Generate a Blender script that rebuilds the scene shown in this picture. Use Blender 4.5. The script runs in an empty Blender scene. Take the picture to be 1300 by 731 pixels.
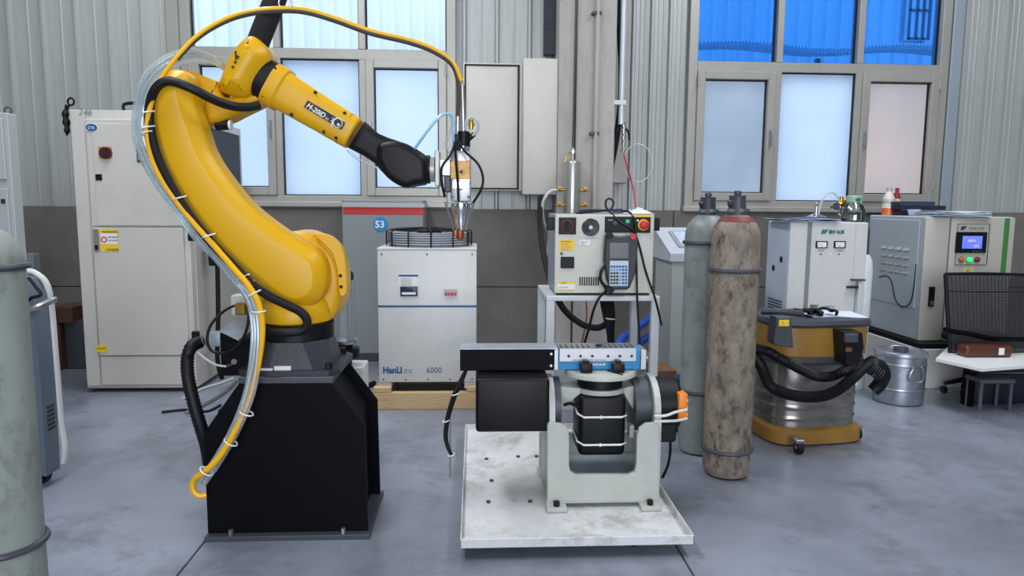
import bpy, bmesh, math, random
from mathutils import Vector, Matrix
from mathutils.geometry import tessellate_polygon

# ---------------------------------------------------------------- camera
FPX = 900.0; PITCH = math.radians(6.67); YAW = math.radians(3.0); ROLL = math.radians(0.4); CAMH = 1.4
SC = bpy.context.scene
COL = SC.collection
_f = Vector((math.sin(YAW)*math.cos(PITCH), math.cos(YAW)*math.cos(PITCH), -math.sin(PITCH)))
_r0 = Vector((math.cos(YAW), -math.sin(YAW), 0)); _u0 = _r0.cross(_f)
_r = math.cos(ROLL)*_r0 + math.sin(ROLL)*_u0
_u = -math.sin(ROLL)*_r0 + math.cos(ROLL)*_u0
cd = bpy.data.cameras.new('camera'); cam = bpy.data.objects.new('camera', cd); COL.objects.link(cam)
cd.sensor_width = 36.0; cd.lens = FPX/1300*36.0; cd.clip_end = 200
cam.matrix_world = Matrix(((_r.x, _u.x, -_f.x, 0), (_r.y, _u.y, -_f.y, 0), (_r.z, _u.z, -_f.z, CAMH), (0, 0, 0, 1)))
SC.camera = cam

# ---------------------------------------------------------------- world, light, exposure
w = bpy.data.worlds.new('sky'); SC.world = w; w.use_nodes = True
nt = w.node_tree; bg = nt.nodes['Background']
bg.inputs['Color'].default_value = (0.70, 0.82, 1.0, 1); bg.inputs['Strength'].default_value = 2.5
vs = SC.view_settings; vs.view_transform = 'Standard'; vs.look = 'None'; vs.gamma = 1.0; vs.exposure = 0.14; vs.use_curve_mapping = False

def area(name, loc, direction, sx, sy, power, color):
    l = bpy.data.lights.new(name, 'AREA'); l.shape = 'RECTANGLE'; l.size = sx; l.size_y = sy; l.energy = power; l.color = color
    o = bpy.data.objects.new(name, l); COL.objects.link(o); o.location = loc
    o.rotation_euler = Vector(direction).to_track_quat('-Z', 'Y').to_euler()
    return o
# daylight through the roof lights and the open gate behind the camera
area('roof_light_daylight', (-1.8, 3.4, 5.40), (0, 0.0, -1), 1.0, 5.5, 225, (0.90, 0.94, 1.0))
area('roof_light_daylight', (3.2, 3.4, 5.40), (0, 0.0, -1), 1.0, 5.5, 205, (0.90, 0.94, 1.0))
area('gate_daylight', (0.5, -5.0, 2.3), (0, 1, -0.05), 5.5, 4.0, 265, (0.93, 0.95, 1.0))

# ---------------------------------------------------------------- pixel geometry (1300 x 731 frame)
def ray(x, y): return _f + _r*((x-650)/FPX) + _u*(-(y-365.5)/FPX)
def at(x, y, Y):
    d = ray(x, y); t = Y/d.y
    return Vector((d.x*t, Y, CAMH+d.z*t))
def fl(x, y, z=0.0):
    d = ray(x, y); t = (z-CAMH)/d.z
    return Vector((d.x*t, d.y*t, z))
def R(x0, y0, x1, y1, Y):                        # rectangle -> X0, X1, Z0, Z1 on the plane Y
    ym = (y0+y1)/2; xm = (x0+x1)/2
    return at(x0, ym, Y).x, at(x1, ym, Y).x, at(xm, y1, Y).z, at(xm, y0, Y).z
def px(L, Y=None): return [at(p[0], p[1], p[2] if len(p) > 2 else Y) for p in L]
def xz(L, Y): return [(v.x, v.z) for v in px(L, Y)]

# ---------------------------------------------------------------- materials
def S(r, g, b):
    def c(v):
        v /= 255.0
        return v/12.92 if v <= 0.04045 else ((v+0.055)/1.055)**2.4
    return (c(r), c(g), c(b), 1)
MATS = {}
def M(name, col=None, rough=0.5, metal=0.0, var=0.12, vs=6.0, bump=0.0, bs=60.0, spots=None, spot_amt=0.5, spot_s=9.0, spec=0.5, coat=0.0, stretch=(1, 1, 1), emis=None, es=0, gloss_var=0.0):
    if name in MATS: return MATS[name]
    m = bpy.data.materials.new(name); m.use_nodes = True; t = m.node_tree; N = t.nodes; L = t.links
    p = N['Principled BSDF']; p.inputs['Roughness'].default_value = rough; p.inputs['Metallic'].default_value = metal
    p.inputs['Specular IOR Level'].default_value = spec; p.inputs['Coat Weight'].default_value = coat; p.inputs['Coat Roughness'].default_value = 0.12
    tc = N.new('ShaderNodeTexCoord'); mp = N.new('ShaderNodeMapping'); mp.inputs['Scale'].default_value = stretch
    L.new(tc.outputs['Object'], mp.inputs[0])
    n1 = N.new('ShaderNodeTexNoise'); n1.inputs['Scale'].default_value = vs; n1.inputs['Detail'].default_value = 6; n1.inputs['Roughness'].default_value = 0.6
    L.new(mp.outputs[0], n1.inputs['Vector'])
    mr = N.new('ShaderNodeMapRange'); mr.inputs[1].default_value = 0.3; mr.inputs[2].default_value = 0.7; mr.inputs[3].default_value = 1-var; mr.inputs[4].default_value = 1+var*0.6
    L.new(n1.outputs['Fac'], mr.inputs[0])
    mx = N.new('ShaderNodeMix'); mx.data_type = 'RGBA'; mx.blend_type = 'MULTIPLY'; mx.inputs[0].default_value = 1
    mx.inputs[6].default_value = col; L.new(mr.outputs[0], mx.inputs[7])
    out = mx.outputs[2]
    if spots:
        n2 = N.new('ShaderNodeTexNoise'); n2.inputs['Scale'].default_value = spot_s; n2.inputs['Detail'].default_value = 10; n2.inputs['Roughness'].default_value = 0.75
        L.new(mp.outputs[0], n2.inputs['Vector'])
        cr = N.new('ShaderNodeValToRGB'); cr.color_ramp.elements[0].position = 0.50; cr.color_ramp.elements[1].position = 0.64
        L.new(n2.outputs['Fac'], cr.inputs[0])
        sc = N.new('ShaderNodeMath'); sc.operation = 'MULTIPLY'; sc.inputs[1].default_value = spot_amt; L.new(cr.outputs[0], sc.inputs[0])
        m2 = N.new('ShaderNodeMix'); m2.data_type = 'RGBA'; L.new(sc.outputs[0], m2.inputs[0]); L.new(out, m2.inputs[6]); m2.inputs[7].default_value = spots
        out = m2.outputs[2]
    L.new(out, p.inputs['Base Color'])
    if gloss_var:
        g = N.new('ShaderNodeMapRange'); g.inputs[1].default_value = 0.3; g.inputs[2].default_value = 0.7; g.inputs[3].default_value = max(0.03, rough-gloss_var); g.inputs[4].default_value = rough+gloss_var
        L.new(n1.outputs['Fac'], g.inputs[0]); L.new(g.outputs[0], p.inputs['Roughness'])
    if bump:
        n3 = N.new('ShaderNodeTexNoise'); n3.inputs['Scale'].default_value = bs; n3.inputs['Detail'].default_value = 5
        L.new(mp.outputs[0], n3.inputs['Vector']); b = N.new('ShaderNodeBump'); b.inputs['Strength'].default_value = bump; b.inputs['Distance'].default_value = 0.01
        L.new(n3.outputs['Fac'], b.inputs['Height']); L.new(b.outputs[0], p.inputs['Normal'])
    if emis: p.inputs['Emission Color'].default_value = emis; p.inputs['Emission Strength'].default_value = es
    MATS[name] = m; return m

def glassy(name, tint, gl=0.12, rough=0.03):
    m = bpy.data.materials.new(name); m.use_nodes = True; t = m.node_tree; N = t.nodes; L = t.links
    N.remove(N['Principled BSDF']); o = N['Material Output']
    tr = N.new('ShaderNodeBsdfTransparent'); tr.inputs[0].default_value = tint
    gs = N.new('ShaderNodeBsdfGlossy'); gs.inputs['Roughness'].default_value = rough
    fr = N.new('ShaderNodeFresnel'); fr.inputs[0].default_value = 1.45
    ad = N.new('ShaderNodeMath'); ad.operation = 'ADD'; ad.inputs[1].default_value = gl-0.04; L.new(fr.outputs[0], ad.inputs[0])
    mx = N.new('ShaderNodeMixShader'); L.new(ad.outputs[0], mx.inputs[0]); L.new(tr.outputs[0], mx.inputs[1]); L.new(gs.outputs[0], mx.inputs[2])
    L.new(mx.outputs[0], o.inputs[0]); MATS[name] = m; return m
def frosted(name, col, col2, vs=2.5):
    m = bpy.data.materials.new(name); m.use_nodes = True; t = m.node_tree; N = t.nodes; L = t.links
    N.remove(N['Principled BSDF']); o = N['Material Output']
    tc = N.new('ShaderNodeTexCoord'); n1 = N.new('ShaderNodeTexNoise'); n1.inputs['Scale'].default_value = vs; n1.inputs['Detail'].default_value = 4
    L.new(tc.outputs['Object'], n1.inputs['Vector'])
    mx0 = N.new('ShaderNodeMix'); mx0.data_type = 'RGBA'; mx0.inputs[6].default_value = col; mx0.inputs[7].default_value = col2; L.new(n1.outputs['Fac'], mx0.inputs[0])
    tl = N.new('ShaderNodeBsdfTranslucent'); L.new(mx0.outputs[2], tl.inputs[0])
    gs = N.new('ShaderNodeBsdfGlossy'); gs.inputs['Roughness'].default_value = 0.25
    mx = N.new('ShaderNodeMixShader'); mx.inputs[0].default_value = 0.05; L.new(tl.outputs[0], mx.inputs[1]); L.new(gs.outputs[0], mx.inputs[2])
    L.new(mx.outputs[0], o.inputs[0]); MATS[name] = m; return m

white_paint = M('white_powder_coat', S(205, 205, 202), 0.45, var=0.05, vs=1.5, spots=S(165, 163, 158), spot_amt=0.25, spot_s=2)
ivory_paint = M('ivory_powder_coat', S(196, 193, 184), 0.45, var=0.05, vs=1.2, spots=S(160, 157, 150), spot_amt=0.25, spot_s=1.6)
grey_paint = M('light_grey_enamel', S(168, 172, 172), 0.4, var=0.06, vs=1.3)
steel_grey = M('cool_grey_enamel', S(140, 150, 158), 0.4, var=0.08, vs=1.5)
sheet = M('profiled_wall_sheet', S(170, 173, 170), 0.40, metal=0.15, var=0.10, vs=2.2, stretch=(3, 3, 0.35), spots=S(125, 128, 128), spot_amt=0.25, spot_s=3)
alu = M('brushed_window_aluminium', S(165, 163, 155), 0.35, metal=0.3, var=0.08, vs=3)
plaster = M('grey_cement_render', S(108, 104, 99), 0.85, var=0.2, vs=2.2, bump=0.4, bs=40, spots=S(122, 118, 112), spot_amt=0.35, spot_s=2.5)
column_paint = M('stained_column_render', S(172, 166, 160), 0.75, var=0.08, vs=2.0, bump=0.2, bs=50, spots=S(130, 120, 116), spot_amt=0.3, spot_s=7, stretch=(2, 2, 0.6))
concrete = M('polished_shop_concrete', S(130, 135, 147), 0.34, var=0.42, vs=0.9, bump=0.10, bs=25, spots=S(88, 88, 94), spot_amt=0.6, spot_s=2.2, gloss_var=0.14, spec=0.6)  # random dark blotches are stains and also stand in for dark reflections
yellow = M('robot_yellow_enamel', S(218, 165, 3), 0.40, var=0.04, vs=2, coat=0.04, spec=0.4)
yellow_cable = M('yellow_cable_jacket', S(236, 176, 14), 0.35, var=0.05)
black_metal = M('black_gloss_enamel', S(5, 7, 13), 0.5, var=0.2, vs=3, spec=0.10)
black_satin = M('black_satin_cover', S(12, 13, 17), 0.45, var=0.25, vs=5, bump=0.1, bs=200, spots=S(32, 32, 36), spot_amt=0.25, spot_s=4, spec=0.25)
black_rubber = M('black_rubber_hose', S(13, 13, 16), 0.5, var=0.15, spec=0.3)
dark_cast = M('dark_grey_casting', S(62, 66, 74), 0.45, var=0.12, vs=5, bump=0.1)
steel = M('brushed_steel', S(175, 175, 178), 0.3, metal=0.9, var=0.1, vs=8)
chrome = M('bright_chrome', S(210, 210, 214), 0.12, metal=1.0, var=0.05)
galv = M('galvanised_steel', S(165, 172, 180), 0.35, metal=0.8, var=0.2, vs=10, spots=S(110, 112, 118), spot_amt=0.4, spot_s=14)
copper = M('copper_nozzle_metal', S(176, 100, 72), 0.35, metal=0.8, var=0.1)
brass = M('polished_brass', S(196, 156, 70), 0.28, metal=0.9, var=0.1)
gold_foil = M('gold_coated_plate', S(150, 112, 58), 0.35, metal=0.5, var=0.4, vs=20)
pine = M('pale_pine_wood', S(200, 170, 125), 0.7, var=0.15, vs=5, stretch=(1, 6, 14), bump=0.15, spots=S(150, 105, 65), spot_amt=0.5, spot_s=6)
cream_paint = M('cream_machine_paint', S(196, 196, 184), 0.4, var=0.05, vs=3)
bench_paint = M('worn_white_bench_paint', S(196, 200, 203), 0.45, var=0.08, vs=4)
tray_paint = M('scuffed_white_tray_paint', S(212, 212, 212), 0.33, var=0.10, vs=3, spots=S(140, 134, 128), spot_amt=0.6, spot_s=5, gloss_var=0.12)
yoke_paint = M('pale_grey_machine_enamel', S(182, 184, 176), 0.4, var=0.05, vs=3, spots=S(140, 138, 130), spot_amt=0.2, spot_s=5)
green_cyl = M('weathered_pale_green_paint', S(138, 146, 140), 0.55, var=0.14, vs=5, bump=0.2, bs=30, spots=S(100, 94, 82), spot_amt=0.75, spot_s=7, stretch=(1, 1, 0.6))
grey_cyl = M('faded_grey_green_paint', S(128, 136, 134), 0.45, var=0.14, vs=5, spots=S(84, 84, 80), spot_amt=0.5, spot_s=6)
rust_cyl = M('rusty_scraped_cylinder_paint', S(132, 120, 106), 0.6, var=0.45, vs=16, bump=0.5, bs=60, spots=S(62, 46, 38), spot_amt=0.95, spot_s=20, stretch=(1, 1, 0.55))
ring_rubber = M('grey_rubber_ring', S(62, 64, 72), 0.45, var=0.1)
black_print = M('black_print', S(30, 30, 34), 0.6, var=0.0)
blue_print = M('blue_print', S(25, 80, 140), 0.45, var=0.0)
red_print = M('red_print', S(196, 38, 40), 0.45, var=0.0)
white_print = M('white_print', S(232, 232, 232), 0.5, var=0.0)
green_print = M('green_print', S(20, 110, 80), 0.45, var=0.0)
grey_print = M('grey_print', S(120, 120, 124), 0.5, var=0.0)
label_yellow = M('yellow_label_vinyl', S(235, 196, 40), 0.5, var=0.03)
label_white = M('white_label_vinyl', S(225, 225, 222), 0.45, var=0.03)
orange_plastic = M('orange_plastic', S(235, 130, 25), 0.4, var=0.04)
blue_plastic = M('blue_plastic', S(30, 60, 130), 0.35, var=0.08)
navy = M('navy_blue_board', S(28, 40, 84), 0.5, var=0.08)
sky_blue = M('bright_blue_anodising', S(20, 130, 185), 0.35, var=0.05)
paper = M('white_paper', S(205, 212, 226), 0.7, var=0.05, vs=10)
cloth_white = M('white_plastic_film', S(215, 218, 222), 0.3, var=0.1, vs=12, bump=0.5, bs=18)
mesh_black = M('dark_perforated_mesh', S(40, 42, 48), 0.5, var=0.1)
clear = glassy('clear_polyurethane_tube', (0.90, 0.96, 0.98, 1), 0.10, 0.12)
def _milky(m, amt):
    N = m.node_tree.nodes; L = m.node_tree.links; o = N['Material Output']; src = o.inputs[0].links[0].from_socket
    p = N.new('ShaderNodeBsdfPrincipled'); p.inputs['Base Color'].default_value = (0.82, 0.90, 0.92, 1); p.inputs['Roughness'].default_value = 0.25
    mx = N.new('ShaderNodeMixShader'); mx.inputs[0].default_value = amt; L.new(src, mx.inputs[1]); L.new(p.outputs[0], mx.inputs[2]); L.new(mx.outputs[0], o.inputs[0])
_milky(clear, 0.22)
glass = glassy('window_glass', (0.93, 0.96, 0.98, 1), 0.08, 0.02)
blue_glass = glassy('blue_filmed_window_glass', (0.22, 0.50, 0.84, 1), 0.06, 0.03)
bottle_glass = glassy('clear_bottle_plastic', (0.88, 0.96, 0.93, 1), 0.18, 0.05)
frost = frosted('frosted_window_film', (0.78, 0.86, 0.96, 1), (0.92, 0.95, 1.0, 1))
frost_grey = frosted('grey_frosted_window_film', (0.58, 0.62, 0.66, 1), (0.78, 0.80, 0.82, 1))
frost_warm = frosted('warm_frosted_window_film', (0.66, 0.64, 0.64, 1), (1.0, 0.82, 0.72, 1), 1.2)

# ---------------------------------------------------------------- mesh builder
def catmull(P, closed=False, k=6):
    P = [Vector(p) for p in P]; n = len(P); out = []
    for i in range(n if closed else n-1):
        a = P[(i-1) % n] if closed else P[max(i-1, 0)]; b = P[i]; c = P[(i+1) % n]; d = P[(i+2) % n] if closed else P[min(i+2, n-1)]
        for j in range(k):
            t = j/k
            out.append(0.5*((2*b)+(c-a)*t+(2*a-5*b+4*c-d)*t*t+(3*b-a-3*c+d)*t*t*t))
    if not closed: out.append(P[-1])
    return out
class B:
    def __init__(s): s.bm = bmesh.new(); s.uvd = []
    def box(s, x0, x1, y0, y1, z0, z1, bev=0.0, seg=1, mat=None):
        c = Vector(((x0+x1)/2, (y0+y1)/2, (z0+z1)/2))
        g = bmesh.ops.create_cube(s.bm, size=1.0); vs_ = g['verts']
        bmesh.ops.scale(s.bm, verts=vs_, vec=(abs(x1-x0), abs(y1-y0), abs(z1-z0)))
        if bev:
            bev = min(bev, 0.49*min(abs(x1-x0), abs(y1-y0), abs(z1-z0)))
            es = list({e for v in vs_ for e in v.link_edges})
            r = bmesh.ops.bevel(s.bm, geom=es, offset=bev, segments=seg, affect='EDGES', profile=0.5)
            vs_ = list({v for f in r['faces'] for v in f.verts})
        if mat is not None: bmesh.ops.transform(s.bm, matrix=mat, verts=vs_)
        bmesh.ops.translate(s.bm, verts=vs_, vec=c)
        return s
    def face(s, pts):
        try: s.bm.faces.new([s.bm.verts.new(p) for p in pts])
        except ValueError: pass
        return s
    def rings(s, RR, closed_ring=True, cap0=True, cap1=True):
        V = [[s.bm.verts.new(p) for p in r] for r in RR]
        for a, b in zip(V[:-1], V[1:]):
            n = len(a)
            for i in range(n if closed_ring else n-1):
                j = (i+1) % n
                try: s.bm.faces.new((a[i], a[j], b[j], b[i]))
                except ValueError: pass
        if closed_ring:
            for c, ring in ((cap0, V[0]), (cap1, V[-1])):
                if c and len(ring) > 2:
                    if len(ring) <= 4: s.bm.faces.new(ring)
                    else:
                        tr = tessellate_polygon([[v.co for v in ring]])
                        for t in tr:
                            try: s.bm.faces.new([ring[i] for i in t])
                            except ValueError: pass
        return s
    def slab(s, outline, layers):                 # outline [(x, z)], layers [(inset, y)]
        n = len(outline); P = [Vector(p) for p in outline]
        A = sum(P[i].x*P[(i+1) % n].y-P[(i+1) % n].x*P[i].y for i in range(n))
        if A < 0: P.reverse()
        nor = []
        for i in range(n):
            e0 = (P[i]-P[i-1]); e1 = (P[(i+1) % n]-P[i])
            n0 = Vector((e0.y, -e0.x)); n1 = Vector((e1.y, -e1.x))
            n0 = n0.normalized() if n0.length > 1e-9 else n1.normalized(); n1 = n1.normalized() if n1.length > 1e-9 else n0
            m = (n0+n1); m = m.normalized() if m.length > 1e-6 else n0
            nor.append(m/max(0.6, m.dot(n0)))
        return s.rings([[Vector((P[i].x-nor[i].x*ins, y, P[i].y-nor[i].y*ins)) for i in range(n)] for ins, y in layers])
    def prism(s, pts, vec):                       # any planar polygon pushed along vec
        v = Vector(vec); a = [Vector(p) for p in pts]
        return s.rings([a, [p+v for p in a]])
    def cyl(s, p0, p1, r0, r1=None, n=20, caps=True):
        p0 = Vector(p0); p1 = Vector(p1); r1 = r0 if r1 is None else r1
        d = (p1-p0).normalized(); q = d.to_track_quat('Z', 'Y')
        RR = []
        for p, r in ((p0, r0), (p1, r1)):
            RR.append([p+q @ Vector((r*math.cos(2*math.pi*i/n), r*math.sin(2*math.pi*i/n), 0)) for i in range(n)])
        return s.rings(RR, cap0=caps, cap1=caps)
    def lathe(s, prof, c=(0, 0, 0), axis=(0, 0, 1), n=28):   # prof [(r, h)]
        c = Vector(c); q = Vector(axis).normalized().to_track_quat('Z', 'Y'); RR = []
        for r, h in prof:
            r = max(r, 1e-4)
            RR.append([c+q @ Vector((r*math.cos(2*math.pi*i/n), r*math.sin(2*math.pi*i/n), h)) for i in range(n)])
        return s.rings(RR)
    def tube(s, pts, r, n=8, smooth=5, flat=1.0):
        P = [Vector(p) for p in pts]
        if smooth and len(P) > 2: P = catmull(P, False, smooth)
        T = [(P[min(i+1, len(P)-1)]-P[max(i-1, 0)]).normalized() for i in range(len(P))]
        up = Vector((0, 0, 1)) if abs(T[0].z) < 0.9 else Vector((1, 0, 0))
        a = T[0].cross(up).normalized(); RR = []
        for i, p in enumerate(P):
            a = (a-T[i]*a.dot(T[i])).normalized(); b = T[i].cross(a)
            rr = r(i/(len(P)-1)) if callable(r) else r
            RR.append([p+a*rr*math.cos(2*math.pi*k/n)+b*rr*flat*math.sin(2*math.pi*k/n) for k in range(n)])
        return s.rings(RR)
    def torus(s, c, R_, r, axis=(0, 0, 1), n=24, k=8):
        c = Vector(c); q = Vector(axis).normalized().to_track_quat('Z', 'Y'); V = []
        for i in range(n):
            a = 2*math.pi*i/n
            V.append([s.bm.verts.new(c+q @ Vector(((R_+r*math.cos(2*math.pi*j/k))*math.cos(a), (R_+r*math.cos(2*math.pi*j/k))*math.sin(a), r*math.sin(2*math.pi*j/k)))) for j in range(k)])
        for i in range(n):
            for j in range(k):
                s.bm.faces.new((V[i][j], V[(i+1) % n][j], V[(i+1) % n][(j+1) % k], V[i][(j+1) % k]))
        return s
    def ball(s, c, r, sc=(1, 1, 1)):
        g = bmesh.ops.create_uvsphere(s.bm, u_segments=16, v_segments=10, radius=r)
        bmesh.ops.scale(s.bm, verts=g['verts'], vec=sc); bmesh.ops.translate(s.bm, verts=g['verts'], vec=c)
        return s
    def done(s, name, mat, parent=None, smooth=True, kind=None, label=None, ang=32):
        bm = s.bm; bmesh.ops.recalc_face_normals(bm, faces=bm.faces)
        org = ORG.get(parent.name, Vector()) if parent else None
        if parent is None:
            xs = [v.co for v in bm.verts]
            org = Vector(((min(v.x for v in xs)+max(v.x for v in xs))/2, (min(v.y for v in xs)+max(v.y for v in xs))/2, min(v.z for v in xs)))
        bmesh.ops.translate(bm, verts=bm.verts, vec=-org)
        if smooth:
            la = math.radians(ang)
            for f in bm.faces: f.smooth = True
            for e in bm.edges:
                if len(e.link_faces) == 2 and e.calc_face_angle(0) > la: e.smooth = False
        me = bpy.data.meshes.new(name); bm.to_mesh(me); bm.free(); me.materials.append(mat)
        o = bpy.data.objects.new(name, me); COL.objects.link(o)
        if parent: o.parent = parent; ORG[o.name] = org
        else: o.location = org; ORG[o.name] = org
        if kind: o['kind'] = kind
        if label: o['label'] = label
        return o
ORG = {}
def thing(name, label, cat, loc, group=None):
    o = bpy.data.objects.new(name, None); COL.objects.link(o); o.empty_display_size = 0.05; o.location = loc; ORG[o.name] = Vector(loc)
    o['label'] = label; o['category'] = cat
    if group: o['group'] = group
    return o
def tag(o, label, cat, group=None):
    o['label'] = label; o['category'] = cat
    if group: o['group'] = group
    return o
def struct(o): o['kind'] = 'structure'; return o
def pcopy(o, off, name=None):
    c = o.copy(); COL.objects.link(c); c.location = o.location+Vector(off)
    if name: c.name = name
    return c
def text(body, size, pos, mat, parent, name='lettering', tilt=0.0, shear=0.0, width=None, bold=0.0, side=None, depth=0.0006, align='LEFT'):
    cu = bpy.data.curves.new('t', 'FONT'); cu.body = body; cu.size = size; cu.shear = shear; cu.extrude = depth; cu.offset = bold; cu.align_x = align; cu.resolution_u = 2
    o = bpy.data.objects.new('t', cu); COL.objects.link(o); bpy.context.view_layer.update()
    me = bpy.data.meshes.new_from_object(o); bpy.data.objects.remove(o); bpy.data.curves.remove(cu)
    sx = 1.0
    if width and len(me.vertices):
        w_ = max(v.co.x for v in me.vertices)-min(v.co.x for v in me.vertices); sx = width/max(w_, 1e-6)
    Rm = Matrix.Rotation(math.radians(90), 4, 'X')
    if side == 'left': Rm = Matrix.Rotation(math.radians(-90), 4, 'Z') @ Rm
    if tilt: Rm = Matrix.Rotation(tilt, 4, 'Y') @ Rm
    me.transform(Matrix.Translation(Vector(pos)-ORG[parent.name]) @ Rm @ Matrix.Diagonal((sx, 1, 1, 1)))
    me.materials.clear(); me.materials.append(mat); me.name = name
    p = bpy.data.objects.new(name, me); COL.objects.link(p); p.parent = parent; ORG[p.name] = ORG[parent.name]
    return p
def quick(name, mat, parent, *a, **k):            # one bevelled box as a part
    return B().box(*a, **k).done(name, mat, parent)
def pbox(name, mat, parent, r, Y, d, bev=0.003, seg=1, **k):   # box whose front face is the pixel rectangle r at Y, d deep
    X0, X1, Z0, Z1 = R(*r, Y)
    return B().box(X0, X1, Y, Y+d, Z0, Z1, bev, seg).done(name, mat, parent, **k)
def gaprect(name, mat, parent, X0, X1, Z0, Z1, Y, t=0.006, e=0.0015):   # thin recessed line drawn as a frame standing proud by e
    b = B()
    b.box(X0, X1, Y-e, Y+e, Z0, Z0+t).box(X0, X1, Y-e, Y+e, Z1-t, Z1).box(X0, X0+t, Y-e, Y+e, Z0, Z1).box(X1-t, X1, Y-e, Y+e, Z0, Z1)
    return b.done(name, mat, parent, smooth=False)

# ================================================================ SETTING
WY = 6.8; CZ = 5.45; XL = -6.5; XR = 8.5; YB = -5.2; DADO = 1.36
fb = B().box(XL, XR, YB, WY+0.2, -0.12, -0.02).done('floor', M('dark_joint_filler', S(48, 50, 56), 0.7), smooth=False); struct(fb)
# slabs cast between saw-cut joints
xs = [XL, -4.4, -1.125, 0.835, 3.9, XR]; ys = [YB, -1.4, 8.0]
for i in range(len(xs)-1):
    for j in range(2):
        y1 = min(ys[j+1], WY+0.1)
        g0 = 0.004
        B().box(xs[i]+g0, xs[i+1]-g0, ys[j]+g0, y1-g0, -0.1, 0.0, 0.002).done('concrete_slab', concrete, fb)

# outside: yard and the neighbouring corrugated hall seen through the clear panes
yard = struct(B().box(-30, 40, WY+0.3, 16, -0.2, -0.1).done('yard', M('yard_concrete', S(170, 170, 168), 0.8, var=0.1, vs=1), smooth=False))
nb = thing('corrugated_hall', 'pale corrugated metal hall standing across the yard outside the windows', 'building', (0, 15, -0.1))
cl = M('neighbour_pale_cladding', S(226, 232, 238), 0.5, var=0.06, vs=1, stretch=(1, 1, 0.2))
b = B(); prof = []
x = -16.0
while x < 22:
    prof += [(x, 15.0), (x+0.16, 15.0), (x+0.20, 14.93), (x+0.26, 14.93)]; x += 0.30
b.rings([[Vector((p[0], p[1], -0.1)) for p in prof], [Vector((p[0], p[1], 9)) for p in prof]], closed_ring=False)
b.done('cladding', cl, nb, smooth=False)
B().box(-16, 22, 15.02, 15.4, -0.1, 9.05).done('wall', cl, nb, smooth=False)
B().box(-16, 22, 14.8, 15.0, 8.9, 9.15).done('gutter', cl, nb, smooth=False)

# a window in the far hall and the corrugated canopy edge below it
X0, X1, Z0, Z1 = R(1150, -20, 1176, 52, 14.9)
fw_ = B().box(X0, X1, 14.80, 14.92, Z0, Z1).done('window', M('window_reflection_white', S(250, 250, 250), 0.3, var=0.02), nb, smooth=False)  # bright reflection built as a white panel on the hall
for u in (0.0, 0.36, 0.68, 0.97): B().box(X0+(X1-X0)*u, X0+(X1-X0)*u+0.04, 14.76, 14.80, Z0, Z1).done('reflection_bar', M('reflection_bar_grey', S(110, 120, 130), 0.5), fw_, smooth=False)
for u in (0.0, 0.5, 0.97): B().box(X0, X1, 14.76, 14.80, Z0+(Z1-Z0)*u, Z0+(Z1-Z0)*u+0.04).done('reflection_bar', MATS['reflection_bar_grey'], fw_, smooth=False)
cn = thing('corrugated_canopy', 'thin corrugated canopy edge seen through the blue upper panes', 'canopy', at(1000, 62, 9.0))
b = B(); xa, xb = at(880, 62, 9.0).x, at(1215, 62, 9.0).x; zc0 = at(1000, 64, 9.0).z; nn = 900; r0 = []; r1 = []; r2 = []; r3 = []
for i in range(nn+1):
    x = xa+(xb-xa)*i/nn; w_ = 0.016*math.sin(x*2*math.pi/0.045)+0.035*math.sin((x-xa)/(xb-xa)*math.pi*3)
    r0.append(Vector((x, 9.0, zc0+w_))); r1.append(Vector((x, 9.5, zc0+0.08+w_))); r2.append(Vector((x, 9.5, zc0+0.15+w_))); r3.append(Vector((x, 9.0, zc0+0.07+w_)))
b.rings([[a_, b_, c_, d_] for a_, b_, c_, d_ in zip(r0, r1, r2, r3)]); b.done('canopy_sheet', M('pale_canopy_sheet', S(245, 248, 250), 0.3, var=0.03), cn, ang=60)
for x in (xa+0.1, (xa+xb)/2, xb-0.1): B().box(x-0.03, x+0.03, 9.2, 9.26, -0.1, zc0-0.05).done('canopy_post', galv, cn)

# windows: X extents and heights measured on the wall plane
W1 = dict(X0=-2.66, X1=-0.18, Z0=1.40, ZT=2.76, Z1=4.3)
W2 = dict(X0=2.00, X1=4.52, Z0=1.38, ZT=2.71, Z1=4.3)
wb = B()
for a, b_ in ((XL, W1['X0']), (W1['X1'], W2['X0']), (W2['X1'], XR)): wb.box(a, b_, WY+0.03, WY+0.2, 0, CZ)
for W in (W1, W2): wb.box(W['X0'], W['X1'], WY+0.03, WY+0.2, 0, W['Z0']).box(W['X0'], W['X1'], WY+0.03, WY+0.2, W['Z1'], CZ)
wall = struct(wb.done('wall_back', sheet, smooth=False))
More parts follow.
